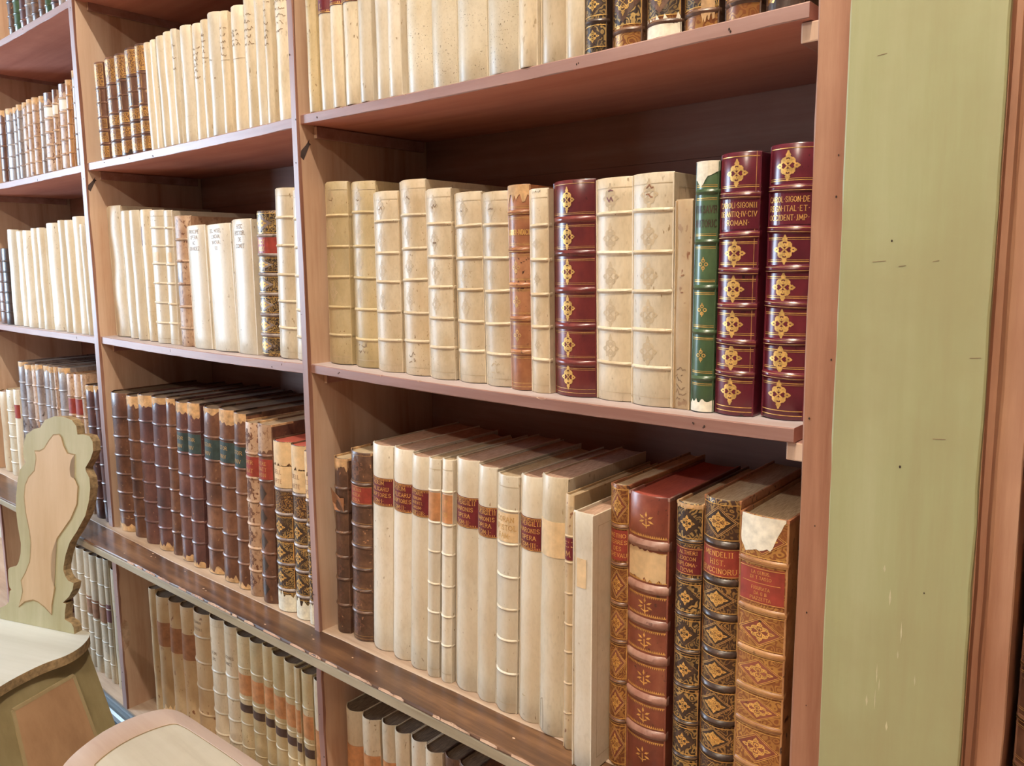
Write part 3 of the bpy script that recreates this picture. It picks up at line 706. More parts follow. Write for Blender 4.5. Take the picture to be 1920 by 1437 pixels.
# counter ledge
def nose(x): return -.0752 + .029 * x
cs = bmesh.new(); rows = []; nn = 70
for i in range(nn + 1):
    x = -2.15 + 3.78 * i / nn; yi = min(.03, max(-.0215, -.0015 + .035 * x)) + rg.uniform(-.0012, .0012)
    rows.append([cs.verts.new(p) for p in ((x, yi + .001, ZL), (x, yi, ZL - .0009), (x, yi, ZL - .022), (x, .338, ZL - .022), (x, .338, ZL))])
cs.faces.new(rows[0]); cs.faces.new(rows[-1])
for a, b in zip(rows, rows[1:]):
    for k in range(5): cs.faces.new((a[k], a[(k + 1) % 5], b[(k + 1) % 5], b[k]))
part('counter_shelf', cs, ['ledge_board'])
lg = bmesh.new(); rows = []; n = 90; x0, x1 = -2.16, 1.64
for i in range(n + 1):
    x = x0 + (x1 - x0) * i / n; ny = nose(x) + rg.uniform(-.0008, .0008); c = rg.uniform(.001, .004)
    rows.append([lg.verts.new(p) for p in ((x, .031, ZL - .0012), (x, ny + c, ZL - .0012), (x, ny, ZL - .0012 - c * .8), (x, ny, ZL - .0065), (x, .031, ZL - .0065))])
lg.faces.new(rows[0]); lg.faces.new(rows[-1])
for a, b in zip(rows, rows[1:]):
    for k in range(5): lg.faces.new((a[k], a[(k + 1) % 5], b[(k + 1) % 5], b[k]))
for _ in range(44):   # worn, chipped front arris
    x = rg.uniform(-.75, 1.0); L = rg.uniform(.01, .07); dd = rg.uniform(.001, .0035); ny = nose(x)
    k = 5; up = [(x + L * q / k, ny + .0005 + dd * math.sin(math.pi * q / k) * rg.uniform(.5, 1), ZL - .0008) for q in range(k + 1)]
    for q in range(k):
        a, b = up[q], up[q + 1]
        plate(lg, ((a[0], nose(a[0]) - .0012, ZL - .0045), (b[0], nose(b[0]) - .0012, ZL - .0045), b, a), (0, .0004, -.0004), 1)
for _ in range(14):   # paint flecks and dust on the board
    x = rg.uniform(-1.0, 1.0); y = rg.uniform(nose(x) + .008, -.024); s = rg.uniform(.0008, .0024)
    plate(lg, [(x + s * math.cos(a) * 1.6, y + s * math.sin(a), ZL - .0008) for a in (0, 1.2, 2.5, 3.6, 5)], (0, 0, -.0003), 1)
part('counter_ledge', lg, ['ledge', 'chipped'])
le = bmesh.new(); rows = []
for i in range(n + 1):
    x = x0 + (x1 - x0) * i / n; ny = nose(x)
    rows.append([le.verts.new(p) for p in ((x, ny + .0012, ZL - .0066), (x, ny + .0002, ZL - .010), (x, ny + .002, ZL - .0285), (x, ny + .004, ZL - .0298), (x, -.010, ZL - .0298), (x, -.010, ZL - .0067))])
le.faces.new(rows[0]); le.faces.new(rows[-1])
for a, b in zip(rows, rows[1:]):
    for k in range(6): le.faces.new((a[k], a[(k + 1) % 6], b[(k + 1) % 6], b[k]))
part('counter_nosing', le, ['ledge_edge'])
part('counter_core', bx(-2.15, 1.63, -.0095, .338, ZL - .0298, ZL - .0222), ['wood_x'])
part('bottom_shelf', bx(-2.15, 1.63, -.006, .338, ZB - .020, ZB), ['ledge_board', 'ledge_board'])
pm = bmesh.new()
prof = [(.30, ZB - .0205), (-.004, ZB - .0205)] + [(-.006 - .004 * math.sin(a), ZB - .012 + .0085 * math.cos(a)) for a in (0.4, 1.2, 2.0, 2.8)] + [(-.010, ZB - .024), (-.014, ZB - .026)] + [(-.018 - .012 * math.sin(a), ZB - .042 + .014 * math.cos(a)) for a in (0.2, .9, 1.6, 2.3, 3.0)] + [(-.022, ZB - .060), (-.030, ZB - .062)] + [(-.034 - .012 * math.sin(a), ZB - .077 + .013 * math.cos(a)) for a in (0.2, .9, 1.6, 2.3, 3.0)] + [(-.040, ZB - .092), (-.046, FLOOR), (.30, FLOOR)]
a = [pm.verts.new((-2.15, y, z)) for y, z in prof]; b = [pm.verts.new((1.63, y, z)) for y, z in prof]
pm.faces.new(a); pm.faces.new(b)
for i in range(len(prof)): j = (i + 1) % len(prof); pm.faces.new((a[i], a[j], b[j], b[i]))
part('plinth_moulding', pm, ['plinth_blue'])

# ------------------------------------------------------------------ chair (board-seated sgabello) and stool
def poly_solid(pts, thick, at, side=1):
    """extrude a 2D outline; at(u, v, depth) gives the point"""
    bm = bmesh.new(); n = len(pts)
    f0 = [bm.verts.new(at(u, v, 0)) for u, v in pts]; f1 = [bm.verts.new(at(u, v, thick)) for u, v in pts]
    bm.faces.new(f0); bm.faces.new(f1)
    for i in range(n): j = (i + 1) % n; bm.faces.new((f0[i], f0[j], f1[j], f1[i])).material_index = side
    bmesh.ops.triangulate(bm, faces=[f for f in bm.faces if len(f.verts) > 4]); return bm
def smooth_closed(pts, it=1):
    for _ in range(it):
        q = []
        for a, b in zip(pts, pts[1:] + pts[:1]):
            q += [(a[0] * .75 + b[0] * .25, a[1] * .75 + b[1] * .25), (a[0] * .25 + b[0] * .75, a[1] * .25 + b[1] * .75)]
        pts = q
    return pts
def ring(pts, w, at, d):
    bm = bmesh.new(); n = len(pts); A, B = [], []
    for i in range(n):
        p, q, r_ = pts[i - 1], pts[i], pts[(i + 1) % n]
        tx, tz = r_[0] - p[0], r_[1] - p[1]; L = math.hypot(tx, tz) or 1
        A.append(bm.verts.new(at(q[0] + tz / L * w / 2, q[1] - tx / L * w / 2, d))); B.append(bm.verts.new(at(q[0] - tz / L * w / 2, q[1] + tx / L * w / 2, d)))
    for i in range(n): j = (i + 1) % n; bm.faces.new((A[i], A[j], B[j], B[i]))
    return bm
SEAT = 0.450
chair = thing('chair', 'pale green wooden chair with carved scrolled backrest beside the counter ledge', 'chair', (-0.980, -0.162, FLOOR)); chair.rotation_euler = (0, 0, math.radians(20.556))
OUT = [(-0.2983, 0.0), (-0.2986, 0.0326), (-0.2741, 0.0439), (-0.2616, 0.0569), (-0.2594, 0.0893), (-0.2508, 0.0937), (-0.2595, 0.1005), (-0.2646, 0.1191), (-0.2662, 0.1526), (-0.2588, 0.1599), (-0.2332, 0.1657), (-0.2235, 0.1794), (-0.2152, 0.2052), (-0.2142, 0.2371), (-0.2279, 0.2911), (-0.2358, 0.3363), (-0.2353, 0.3737), (-0.2292, 0.4242), (-0.2208, 0.455), (-0.1978, 0.4789), (-0.2082, 0.5023), (-0.2063, 0.5302), (-0.1965, 0.5614), (-0.1638, 0.5801), (-0.1404, 0.5848), (-0.1216, 0.6085), (-0.0861, 0.6213), (-0.0487, 0.622), (-0.017, 0.6148), (0.0007, 0.5984), (0.0051, 0.5748), (0.0273, 0.5765), (0.0507, 0.5737), (0.0625, 0.5586), (0.0648, 0.5319), (0.0553, 0.5082), (0.0366, 0.4825), (0.0383, 0.4738), (0.0522, 0.4544), (0.0554, 0.4249), (0.0511, 0.3896), (0.0383, 0.3464), (0.0065, 0.298), (-0.0205, 0.2627), (-0.0361, 0.2243), (-0.0436, 0.1904), (-0.0442, 0.1779), (-0.036, 0.1619), (-0.0245, 0.1511), (-0.0039, 0.1467), (-0.0077, 0.1271), (-0.0219, 0.105), (-0.0444, 0.0848), (-0.0327, 0.0826), (-0.037, 0.0548), (-0.0368, 0.037), (-0.0115, 0.0292), (-0.0023, 0.0182), (0.0, 0.0)]
INN = [(-0.0646, 0.5687), (-0.0854, 0.5659), (-0.1009, 0.5502), (-0.1211, 0.5239), (-0.14, 0.515), (-0.1588, 0.5138), (-0.153, 0.503), (-0.1522, 0.4919), (-0.1582, 0.457), (-0.1824, 0.4346), (-0.1949, 0.4114), (-0.1987, 0.3772), (-0.1919, 0.3316), (-0.1767, 0.2809), (-0.1701, 0.2454), (-0.1716, 0.2048), (-0.1751, 0.1854), (-0.1916, 0.1517), (-0.2088, 0.1265), (-0.2019, 0.0957), (-0.2082, 0.0715), (-0.2198, 0.0485), (-0.1955, 0.0679), (-0.1619, 0.0781), (-0.1404, 0.075), (-0.1143, 0.0638), (-0.0878, 0.0449), (-0.0882, 0.0729), (-0.0774, 0.123), (-0.0891, 0.1511), (-0.092, 0.1858), (-0.0929, 0.2144), (-0.0695, 0.2694), (-0.0174, 0.3317), (0.0055, 0.376), (0.009, 0.4268), (-0.0035, 0.4465), (-0.0189, 0.4542), (-0.0231, 0.4776), (-0.0154, 0.5027), (-0.0043, 0.5148), (-0.0316, 0.5173), (-0.0477, 0.5386), (-0.0563, 0.5619)]
ln = math.radians(6); sl, cl = math.sin(ln), math.cos(ln)
def back_at(u, v, d): return (u, v * sl + d * cl, SEAT + .0005 + v * cl - d * sl)
bo = poly_solid(smooth_closed(OUT[1:-1]) if False else OUT, .026, back_at)
o = link('backrest', bo, ['chair_green', 'chair_raw'], chair)
bp = link('backrest_panel', poly_solid(INN, .003, lambda u, v, d: back_at(u, v, d - .0014), 0), ['chair_pink'], o); bp['label'] = 'peach painted panel'
link('panel_groove', ring(INN, .0085, back_at, -.0008), ['chair_groove'], bp)
right = [(.018, -.030), (.05, -.012), (.083, .045), (.088, .100), (.066, .146), (.060, .208), (.062, .267), (.080, .33), (.05, .385)]
mir = [(-.31 - x, y) for x, y in right][::-1]
seat_pts = smooth_closed(right + [(-.155, .41)] + mir, 2)
sbm = poly_solid([(x, -y) for x, y in seat_pts], .026, lambda u, v, d: (u, v, SEAT - d))
link('seat', sbm, ['seat_grey', 'chair_raw'], chair)
bs = bmesh.new()
t_, b_ = [(.045, .0), (.045, -.335), (-.355, -.335), (-.355, .0)], [(.235, -.02), (.235, -.40), (-.545, -.40), (-.545, -.02)]
A = [bs.verts.new((x, y, SEAT - .0262)) for x, y in t_]; B = [bs.verts.new((x, y, 0.001)) for x, y in b_]
bs.faces.new(A); bs.faces.new(B)
for i in range(4): j = (i + 1) % 4; bs.faces.new((A[i], A[j], B[j], B[i]))
cb = link('seat_base', bs, ['chair_olive'], chair)
def side_at(fw, z, off):      # right side board of the base: fw = distance forward 0..1, z height
    k = (SEAT - .0262 - z) / (SEAT - .0262)
    x = .045 + .19 * k; y = -(.0 + .02 * k) - fw * (.335 + .045 * k)
    return (x + off, y, z)
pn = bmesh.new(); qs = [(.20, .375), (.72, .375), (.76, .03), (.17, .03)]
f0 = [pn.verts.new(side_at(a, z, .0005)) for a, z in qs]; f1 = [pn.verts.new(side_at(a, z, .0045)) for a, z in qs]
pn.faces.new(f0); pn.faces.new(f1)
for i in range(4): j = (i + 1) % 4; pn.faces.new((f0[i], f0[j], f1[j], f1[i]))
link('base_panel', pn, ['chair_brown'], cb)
fr = bmesh.new()
for (a, z), (c, z2) in zip(qs, qs[1:] + qs[:1]):
    P = [side_at(a - .012, z, .0052), side_at(c - .012, z2, .0052), side_at(c + .012, z2, .0052), side_at(a + .012, z, .0052)] if abs(z - z2) > .1 else [side_at(a, z - .004, .0052), side_at(c, z2 - .004, .0052), side_at(c, z2 + .004, .0052), side_at(a, z + .004, .0052)]
    vs = [fr.verts.new(p) for p in P] + [fr.verts.new((p[0] - .004, p[1], p[2])) for p in P]
    for q in ((0, 1, 2, 3), (4, 5, 6, 7), (0, 1, 5, 4), (1, 2, 6, 5), (2, 3, 7, 6), (3, 0, 4, 7)): fr.faces.new([vs[k] for k in q])
link('panel_bead', fr, ['chair_bead'], cb)

stool = thing('stool', 'pink rimmed wooden stool with pale sunken top, in front of the base cupboard books', 'stool', (-0.19, -0.29, FLOOR))
SO = [(-.367, -.411), (-.393, -.381), (-.416, -.339), (-.434, -.291), (-.436, -.232), (-.424, -.187), (-.408, -.167), (-.384, -.154), (-.345, -.148), (-.23, -.143), (-.127, -.138), (-.032, -.134), (.02, -.137), (.042, -.155), (.056, -.187), (.062, -.232), (.058, -.291), (.036, -.339), (.013, -.381), (-.013, -.411), (-.05, -.44), (-.19, -.45), (-.33, -.44)]
SI = [(-.313, -.372), (-.338, -.333), (-.353, -.28), (-.350, -.225), (-.338, -.188), (-.318, -.176), (-.2, -.168), (-.06, -.162), (-.04, -.172), (-.026, -.225), (-.023, -.28), (-.038, -.333), (-.065, -.372), (-.19, -.385)]
SO = [(x + .19, y + .29) for x, y in smooth_closed(SO)]; SI = [(x + .19, y + .29) for x, y in smooth_closed(SI)]
ss = bmesh.new(); m = 96
def resamp(P, n):
    L = [0]
    for a, b in zip(P, P[1:] + P[:1]): L.append(L[-1] + math.hypot(b[0] - a[0], b[1] - a[1]))
    R = []
    for i in range(n):
        s = L[-1] * i / n; k = max(j for j in range(len(P)) if L[j] <= s); f = (s - L[k]) / (L[k + 1] - L[k] + 1e-9); a, b = P[k], P[(k + 1) % len(P)]
        R.append((a[0] + (b[0] - a[0]) * f, a[1] + (b[1] - a[1]) * f))
    return R
RO, RI = resamp(SO, m), resamp(SI, m)
def lerp(t, off=0): return [(a[0] + (b[0] - a[0]) * t, a[1] + (b[1] - a[1]) * t) for a, b in zip(RO, RI)]
rings = [(0.0, -.030), (0.0, -.004), (.03, -.0008), (.08, 0.0), (.96, 0.0), (1.0, -.002), (1.06, -.003)]
R_ = [[ss.verts.new((x, y, SEAT + dz)) for x, y in lerp(t)] for t, dz in rings]
for k, (a, b) in enumerate(zip(R_, R_[1:])):
    for i in range(m): j = (i + 1) % m; ss.faces.new((a[i], a[j], b[j], b[i]))
ss.faces.new(R_[0])
so = link('seat', ss, ['stool_pink'], stool, True)
cp = bmesh.new(); tp = [(a[0] + (b[0] - a[0]) * 1.0, a[1] + (b[1] - a[1]) * 1.0) for a, b in zip(RO, RI)]
cp.faces.new([cp.verts.new((x, y, SEAT - .0022)) for x, y in tp])
sp = link('seat_panel', cp, ['stool_pale'], so); sp['label'] = 'pale sunken panel'
link('panel_groove', ring(tp, .0022, lambda u, v, d: (u, v, SEAT + d), -.0012), ['chair_groove'], sp)
for sx in (-1, 1):
    for sy in (-1, 1):
        lb = bmesh.new(); A = [(sx * .13 + dx, sy * .085 + dy, SEAT - .0302) for dx, dy in ((-.02, -.02), (.02, -.02), (.02, .02), (-.02, .02))]; B = [(sx * .17 + dx, sy * .115 + dy, 0.0005) for dx, dy in ((-.013, -.013), (.013, -.013), (.013, .013), (-.013, .013))]
        A = [lb.verts.new(p) for p in A]; B = [lb.verts.new(p) for p in B]; lb.faces.new(A); lb.faces.new(B)
        for i in range(4): j = (i + 1) % 4; lb.faces.new((A[i], A[j], B[j], B[i]))
        link('leg', lb, ['chair_green'], stool)

# ------------------------------------------------------------------ the rows of books: (x at mid height, width, lean, height)
ROWS = {
  'R2': [(0.0432,0.0739,0.015,0.368), (0.1231,0.0758,0.006,0.365), (0.1989,0.071,0,0.342), (0.2723,0.0704,-0.007,0.359), (0.3432,0.0648,-0.009,0.339), (0.411,0.0652,-0.015,0.329), (0.4764,0.0599,-0.019,0.326), (0.532,0.0468,-0.014,0.333), (0.577,0.0383,-0.008,0.324), (0.6371,0.0795,-0.009,0.332), (0.7113,0.0658,-0.01,0.33), (0.7801,0.0671,-0.005,0.33), (0.8293,0.0269,0,0.291), (0.862,0.0334,0.006,0.338), (0.9076,0.0549,0.005,0.344), (0.971,0.0568,0.007,0.348)],
  'R1': [(0.0392,0.0338,0,0.42), (0.0777,0.0408,0,0.42), (0.118,0.0373,0,0.42), (0.159,0.0424,0,0.42), (0.2003,0.0377,0,0.42), (0.2403,0.04,0,0.42), (0.2786,0.0343,0,0.42), (0.3292,0.0644,0,0.42), (0.3924,0.0595,0,0.42), (0.4561,0.0656,0,0.42), (0.5255,0.0709,0,0.42), (0.5807,0.037,0,0.42), (0.6244,0.0481,0,0.42), (0.6658,0.0323,0,0.42), (0.7014,0.0364,0,0.42), (0.7488,0.0473,0,0.42), (0.8042,0.0509,0,0.42), (0.8575,0.0488,0,0.42), (0.916,0.0468,0,0.42), (0.9675,0.0466,0,0.42)],
  'M1': [(-0.9534,0.0492,-0.018,0.262), (-0.8889,0.0735,-0.027,0.264), (-0.8189,0.0594,-0.038,0.262), (-0.7546,0.0654,-0.034,0.265), (-0.6949,0.0473,-0.025,0.265), (-0.6516,0.0357,-0.022,0.261), (-0.6181,0.0261,-0.029,0.262), (-0.5825,0.0366,-0.043,0.264), (-0.5428,0.0396,-0.041,0.266), (-0.5049,0.0263,-0.023,0.265), (-0.4634,0.0477,-0.008,0.265), (-0.4158,0.0414,0,0.261), (-0.3762,0.0354,0,0.261), (-0.3307,0.0532,0,0.266), (-0.285,0.0357,0,0.259), (-0.2416,0.0488,0,0.262), (-0.1917,0.0485,0,0.27), (-0.1485,0.0345,0,0.27), (-0.1162,0.0276,0,0.27), (-0.0726,0.0561,0,0.27)],
  'M2': [(-0.997,0.0915,-0.015,0.376), (-0.9181,0.0618,-0.019,0.36), (-0.8591,0.0532,-0.021,0.359), (-0.8009,0.0587,-0.016,0.359), (-0.7278,0.0757,0.005,0.354), (-0.6634,0.0449,0.018,0.351), (-0.5983,0.0776,0.006,0.334), (-0.509,0.0901,-0.013,0.307), (-0.405,0.1112,-0.023,0.305), (-0.3017,0.083,0,0.313), (-0.2153,0.0794,0.018,0.326), (-0.1345,0.0746,0.028,0.369), (-0.0715,0.0477,0.026,0.361)],
  'M4': [(-0.9941,0.1002,0,0.418), (-0.9032,0.0739,0.012,0.418), (-0.8224,0.0806,0.021,0.43), (-0.74,0.0793,0.026,0.432), (-0.6733,0.0499,0.03,0.436), (-0.6102,0.0694,0.04,0.433), (-0.5431,0.0605,0.045,0.44), (-0.4705,0.0812,0.047,0.434), (-0.3913,0.0749,0.047,0.44), (-0.3245,0.0547,0.044,0.439), (-0.2688,0.053,0.041,0.424), (-0.2113,0.056,0.033,0.428), (-0.1475,0.0667,0.027,0.397), (-0.0812,0.0584,0.016,0.397), (-0.0384,0.0233,0.012,0.391)],
  'L2': [(-1.7662,0.0507,0.06,0.239), (-1.7002,0.0788,0.06,0.236), (-1.6345,0.046,0.06,0.233), (-1.5878,0.0413,0.06,0.235), (-1.5416,0.0487,0.06,0.236), (-1.4935,0.0452,0.06,0.238), (-1.4435,0.0487,0.06,0.237), (-1.3976,0.0375,0.06,0.236), (-1.3389,0.0775,0.06,0.235), (-1.2799,0.0341,0.06,0.237), (-1.2258,0.0715,0.06,0.244), (-1.1698,0.0356,0.054,0.248), (-1.1252,0.0428,0.035,0.268)],
  'L3': [(-1.9689,0.0763,0.04,0.276), (-1.8931,0.0693,0.031,0.275), (-1.8159,0.0784,0.041,0.34), (-1.7355,0.0739,0.028,0.332), (-1.6604,0.0717,0.032,0.332), (-1.592,0.0559,0.017,0.338), (-1.532,0.0543,0,0.338), (-1.4373,0.1275,-0.012,0.348), (-1.3444,0.0479,-0.008,0.354), (-1.2892,0.0565,0,0.352), (-1.2191,0.0749,-0.014,0.359), (-1.1618,0.0345,-0.02,0.334)],
  'L4': [(-2.042,0.1035,0.018,0.313), (-1.9501,0.0661,0.031,0.329), (-1.8899,0.0454,0.032,0.336), (-1.797,0.0764,0.019,0.447), (-1.7252,0.0563,0,0.443), (-1.67,0.0517,0,0.445), (-1.6152,0.0556,0,0.452), (-1.5495,0.0735,0,0.453), (-1.4929,0.0372,0,0.454), (-1.4622,0.0219,0,0.455), (-1.4082,0.0838,0,0.458), (-1.34,0.0501,0,0.444), (-1.2848,0.0579,0,0.447), (-1.234,0.0346,-0.015,0.449), (-1.1814,0.0635,-0.026,0.421), (-1.1204,0.0503,-0.039,0.425)],
  'LB': [(-1.5296,0.0591,0,0.414), (-1.4702,0.0574,0,0.413), (-1.4129,0.0547,0,0.415), (-1.3568,0.0551,0,0.416), (-1.2955,0.0628,0,0.422), (-1.2433,0.0392,0,0.429), (-1.1873,0.0705,0,0.408), (-1.1413,0.019,0,0.411)],
  'MB': [(-0.9855,0.0785,0,0.41), (-0.9264,0.0372,0,0.417), (-0.8651,0.083,0,0.411), (-0.7855,0.0738,0,0.419), (-0.7127,0.0695,0,0.425), (-0.6315,0.0905,0,0.431), (-0.5487,0.0727,0,0.438), (-0.4791,0.0642,0,0.439), (-0.4147,0.0622,0,0.433), (-0.3531,0.0586,0,0.436), (-0.2992,0.0431,0,0.442), (-0.2489,0.0551,0,0.437), (-0.1943,0.0519,0,0.439), (-0.1559,0.0224,0,0.439), (-0.1214,0.0443,0,0.438), (-0.0772,0.0417,0,0.435)],
  'RB': [(0.0399,0.0614,0,0.408), (0.1005,0.0575,0,0.414), (0.1578,0.0467,0,0.422), (0.2044,0.0441,0,0.425), (0.251,0.0468,0,0.425), (0.2995,0.0477,0,0.425), (0.3478,0.0464,0,0.428), (0.3954,0.0465,0,0.436)],
  'R4': [(0.0436,0.0448,0.032,0.386), (0.1011,0.0658,0.037,0.407), (0.1683,0.0629,0.044,0.432), (0.2298,0.0554,0.05,0.433), (0.2834,0.0491,0.049,0.428), (0.3265,0.0328,0.045,0.431), (0.3598,0.0282,0.038,0.434), (0.4043,0.056,0.032,0.44), (0.457,0.045,0.027,0.436), (0.5062,0.0485,0.027,0.43), (0.5555,0.0472,0.026,0.436), (0.6074,0.0524,0.023,0.446), (0.6525,0.018,0.012,0.428), (0.699,0.0365,0.006,0.415), (0.7344,0.0308,0.004,0.455), (0.7851,0.0682,0.004,0.449), (0.849,0.0407,0.004,0.449), (0.8983,0.0537,0,0.465), (0.9598,0.0668,0,0.454)],
}

ORD = ['first', 'second', 'third', 'fourth', 'fifth', 'sixth', 'seventh', 'eighth', 'ninth', 'tenth', 'eleventh', 'twelfth', 'thirteenth', 'fourteenth', 'fifteenth', 'sixteenth', 'seventeenth', 'eighteenth', 'nineteenth', 'twentieth']
B5 = [.17, .335, .50, .665, .825]; B6 = [.165, .295, .425, .56, .695, .835]
def vell(mat='vellum_cream', look='plain cream vellum book', **k): return S(mat=mat, look=look, **{'r': .27, 'page': 'pages_pink', 'sq': .0035, 'drop': .002, 'wave': .0006, **k})
def vband(b=B5, mat='vellum_cream', look='cream vellum book with raised bands', **k):
    k['deco'] = [d_lines([.04, .955], 'blind', .0009)] + k.get('deco', [])
    return S(mat=mat, look=look, bands=b, **{'r': .20, 'bh': .0030, 'bw': .0036, 'page': 'pages_light', **k})
def leath(b=B6, mat='leather_brown', look='brown leather book with raised bands', **k): return S(mat=mat, look=look, bands=b, **{'r': .26, 'bh': .0030, 'bw': .0040, 'page': 'pages', **k})
def L(z, mat, txt=None, **k): return dict(z=z, mat=mat, text=txt, **k)
ST = {}
bl = lambda *zs: d_orn(list(zs), (), 'loz', .12, 'blind', 2.0)
def faded(b, skip=(0, 1)): return d_orn(b, skip, 'fleuron', .17, 'blind', 1.7)
worm = d_scrib(.86, .93, 1, 'ink', .22, .008)
B2a = [.161, .318, .481, .649, .818]
MR = [.165, .288, .424, .555, .695, .843]
ST['R2'] = [
 vband([.161, .318, .481, .649, .818], 'vellum_yellow', 'yellowed vellum book with five raised bands', deco=[worm, faded(B2a)]),
 vband([.155, .318, .488, .655, .84], 'vellum_yellow', 'yellowed five-banded vellum book with wormy top', deco=[worm, d_scrib(.06, .13, 2, 'ink', .5, .006), faded(B2a)]),
 vband([.18, .336, .504, .662, .835], 'vellum_cream', 'short cream vellum book with raised bands', deco=[worm, faded(B2a)]),
 vband([.175, .323, .493, .653, .825], 'vellum_cream', 'tallest cream vellum book of the banded group', deco=[worm, d_scrib(.05, .11, 2, 'ink', .3, .006), faded(B2a)]),
 vband([.168, .326, .487, .647, .817], 'vellum_cream', 'cream vellum book with tiny dark mark below title', deco=[worm, faded(B2a), d_rect(.715, .725, 'ink', (-.15, .1))]),
 vband([.17, .325, .49, .655, .825], 'vellum_cream', 'cream vellum book with stained vertical mark at top', deco=[worm, faded(B2a)]),
 vband([.165, .325, .49, .66, .83], 'vellum_cream', 'cream vellum book left of the narrow red-brown one', deco=[worm, d_scrib(.05, .12, 2, 'ink_faint', .4, .006), faded(B2a)]),
 leath([.19, .355, .52, .688, .866], 'leather_russet', 'narrow red-brown leather book with torn head', bandgold=True, bh=.0032, bw=.0045, deco=[d_bandlines([.19, .355, .52, .688, .866], 'gold_dull', .008), d_orn([.19, .355, .52, .688, .866], (0, 4, 5), 'clover', .2, 'gold_dull'), d_text(['FRAGUIER-IVDICI'], .745, .80, 'gold', .008), d_torn(.93, 'hide', jag=.008)]),
 vband([.165, .325, .49, .655, .82], 'vellum_cream', 'narrow cream vellum book left of large claret book', deco=[d_orn(B2a, (0, 1, 2, 3, 5), 'fleuron', .3, 'blind', .7), faded(B2a, (0, 4, 5)), d_torn(.985, 'paper', t=(-.5, .4), jag=.002)]),
 leath([.16, .33, .50, .666, .82], 'leather_claret', 'wide claret leather book with six gilt fleurons', bandgold=False, bh=.0036, bw=.0052, r=.22, deco=[d_bandlines([.16, .33, .50, .666, .82], 'gold_dull', .0085, .0008), d_orn([.16, .33, .50, .666, .82], (), 'fleuron', .155, 'gold', 1.55)]),
 vband([.17, .33, .50, .667, .842], 'vellum_ivory', 'wide ivory vellum book right of the claret one', r=.16, deco=[d_orn(B2a, (0,), 'fleuron', .2, 'blind', 1.6), d_scrib(.87, .95, 2, 'label_purple', .22, .009)]),
 vband([.17, .33, .50, .667, .845], 'vellum_ivory', 'widest ivory vellum book on its shelf', r=.14, boardline=True, deco=[d_orn(B2a, (0,), 'fleuron', .2, 'blind', 1.6), d_scrib(.88, .95, 2, 'label_brown', .26, .009)]),
 vell('vellum_tan', 'thin limp vellum booklet with handwritten spine', r=.06, d=.2, deco=[d_scrib(.02, .2, 6, 'ink', .7, .006), d_scrib(.52, .66, 2, 'label_brown', .25, .008)]),
 leath([.14, .326, .507, .688, .878], 'leather_green', 'dark green leather book with torn paper cap', bh=.003, bw=.004, r=.24, deco=[d_bandlines([.14, .326, .507, .688, .878], 'gold', .0075, .0010), d_orn([.14, .326, .507, .688, .878], (0, 4, 5), 'clover', .24, 'gold', 1.4), d_text(['THESAVR', 'RHETORIC'], .73, .84, 'leather_black', .009), d_poly([(-1, .93, .999), (-.8, .925, .999), (-.55, .91, .999), (-.35, .90, .999), (-.15, .91, .999), (0, .925, .999), (.2, .94, .999), (.5, .945, .999), (.8, .955, .999), (1, .96, .999)], 'paper'), d_base(.045, 'paper', .004)]),
 leath(MR, 'leather_maroon', 'maroon gilt book lettered ROMAN, second from the right', bandgold=True, bh=.0040, bw=.0056, r=.2, labels=[L((.715, .828), 'leather_maroon', ['CAROLI*SIGONII', 'DE*ANTIQ*IV*CIV', '*ROMAN*'], t=(-.96, .96))], deco=[d_bandlines(MR, 'gold', .0095, .0010), d_orn(MR, (5,), 'fleuron', .245, 'gold', 1.28), lambda o, w, h, slot, rng: [stroke(o, [(w * .40, a * h), (w * .40, b * h)], .0006, slot('gold_dull')) for a, b in comps(MR)]]),
 leath(MR, 'leather_maroon', 'rightmost maroon gilt book lettered OCCIDENT IMP', bandgold=True, bh=.0040, bw=.0056, r=.2, labels=[L((.715, .828), 'leather_maroon', ['CAROL*SIGON*DE', 'REGN*ITAL*ET*', 'OCCIDENT*JMP*'], t=(-.96, .96))], deco=[d_bandlines(MR, 'gold', .0095, .0010), d_orn(MR, (5,), 'fleuron', .245, 'gold', 1.28)]),
]
RL = lambda z, t: L(z, 'label_maroon', t, frame='teeth')
VS = dict(r=.24, cap=.0, sq=.0035, drop=.002)
D7 = [.156, .273, .385, .506, .619, .723, .835]
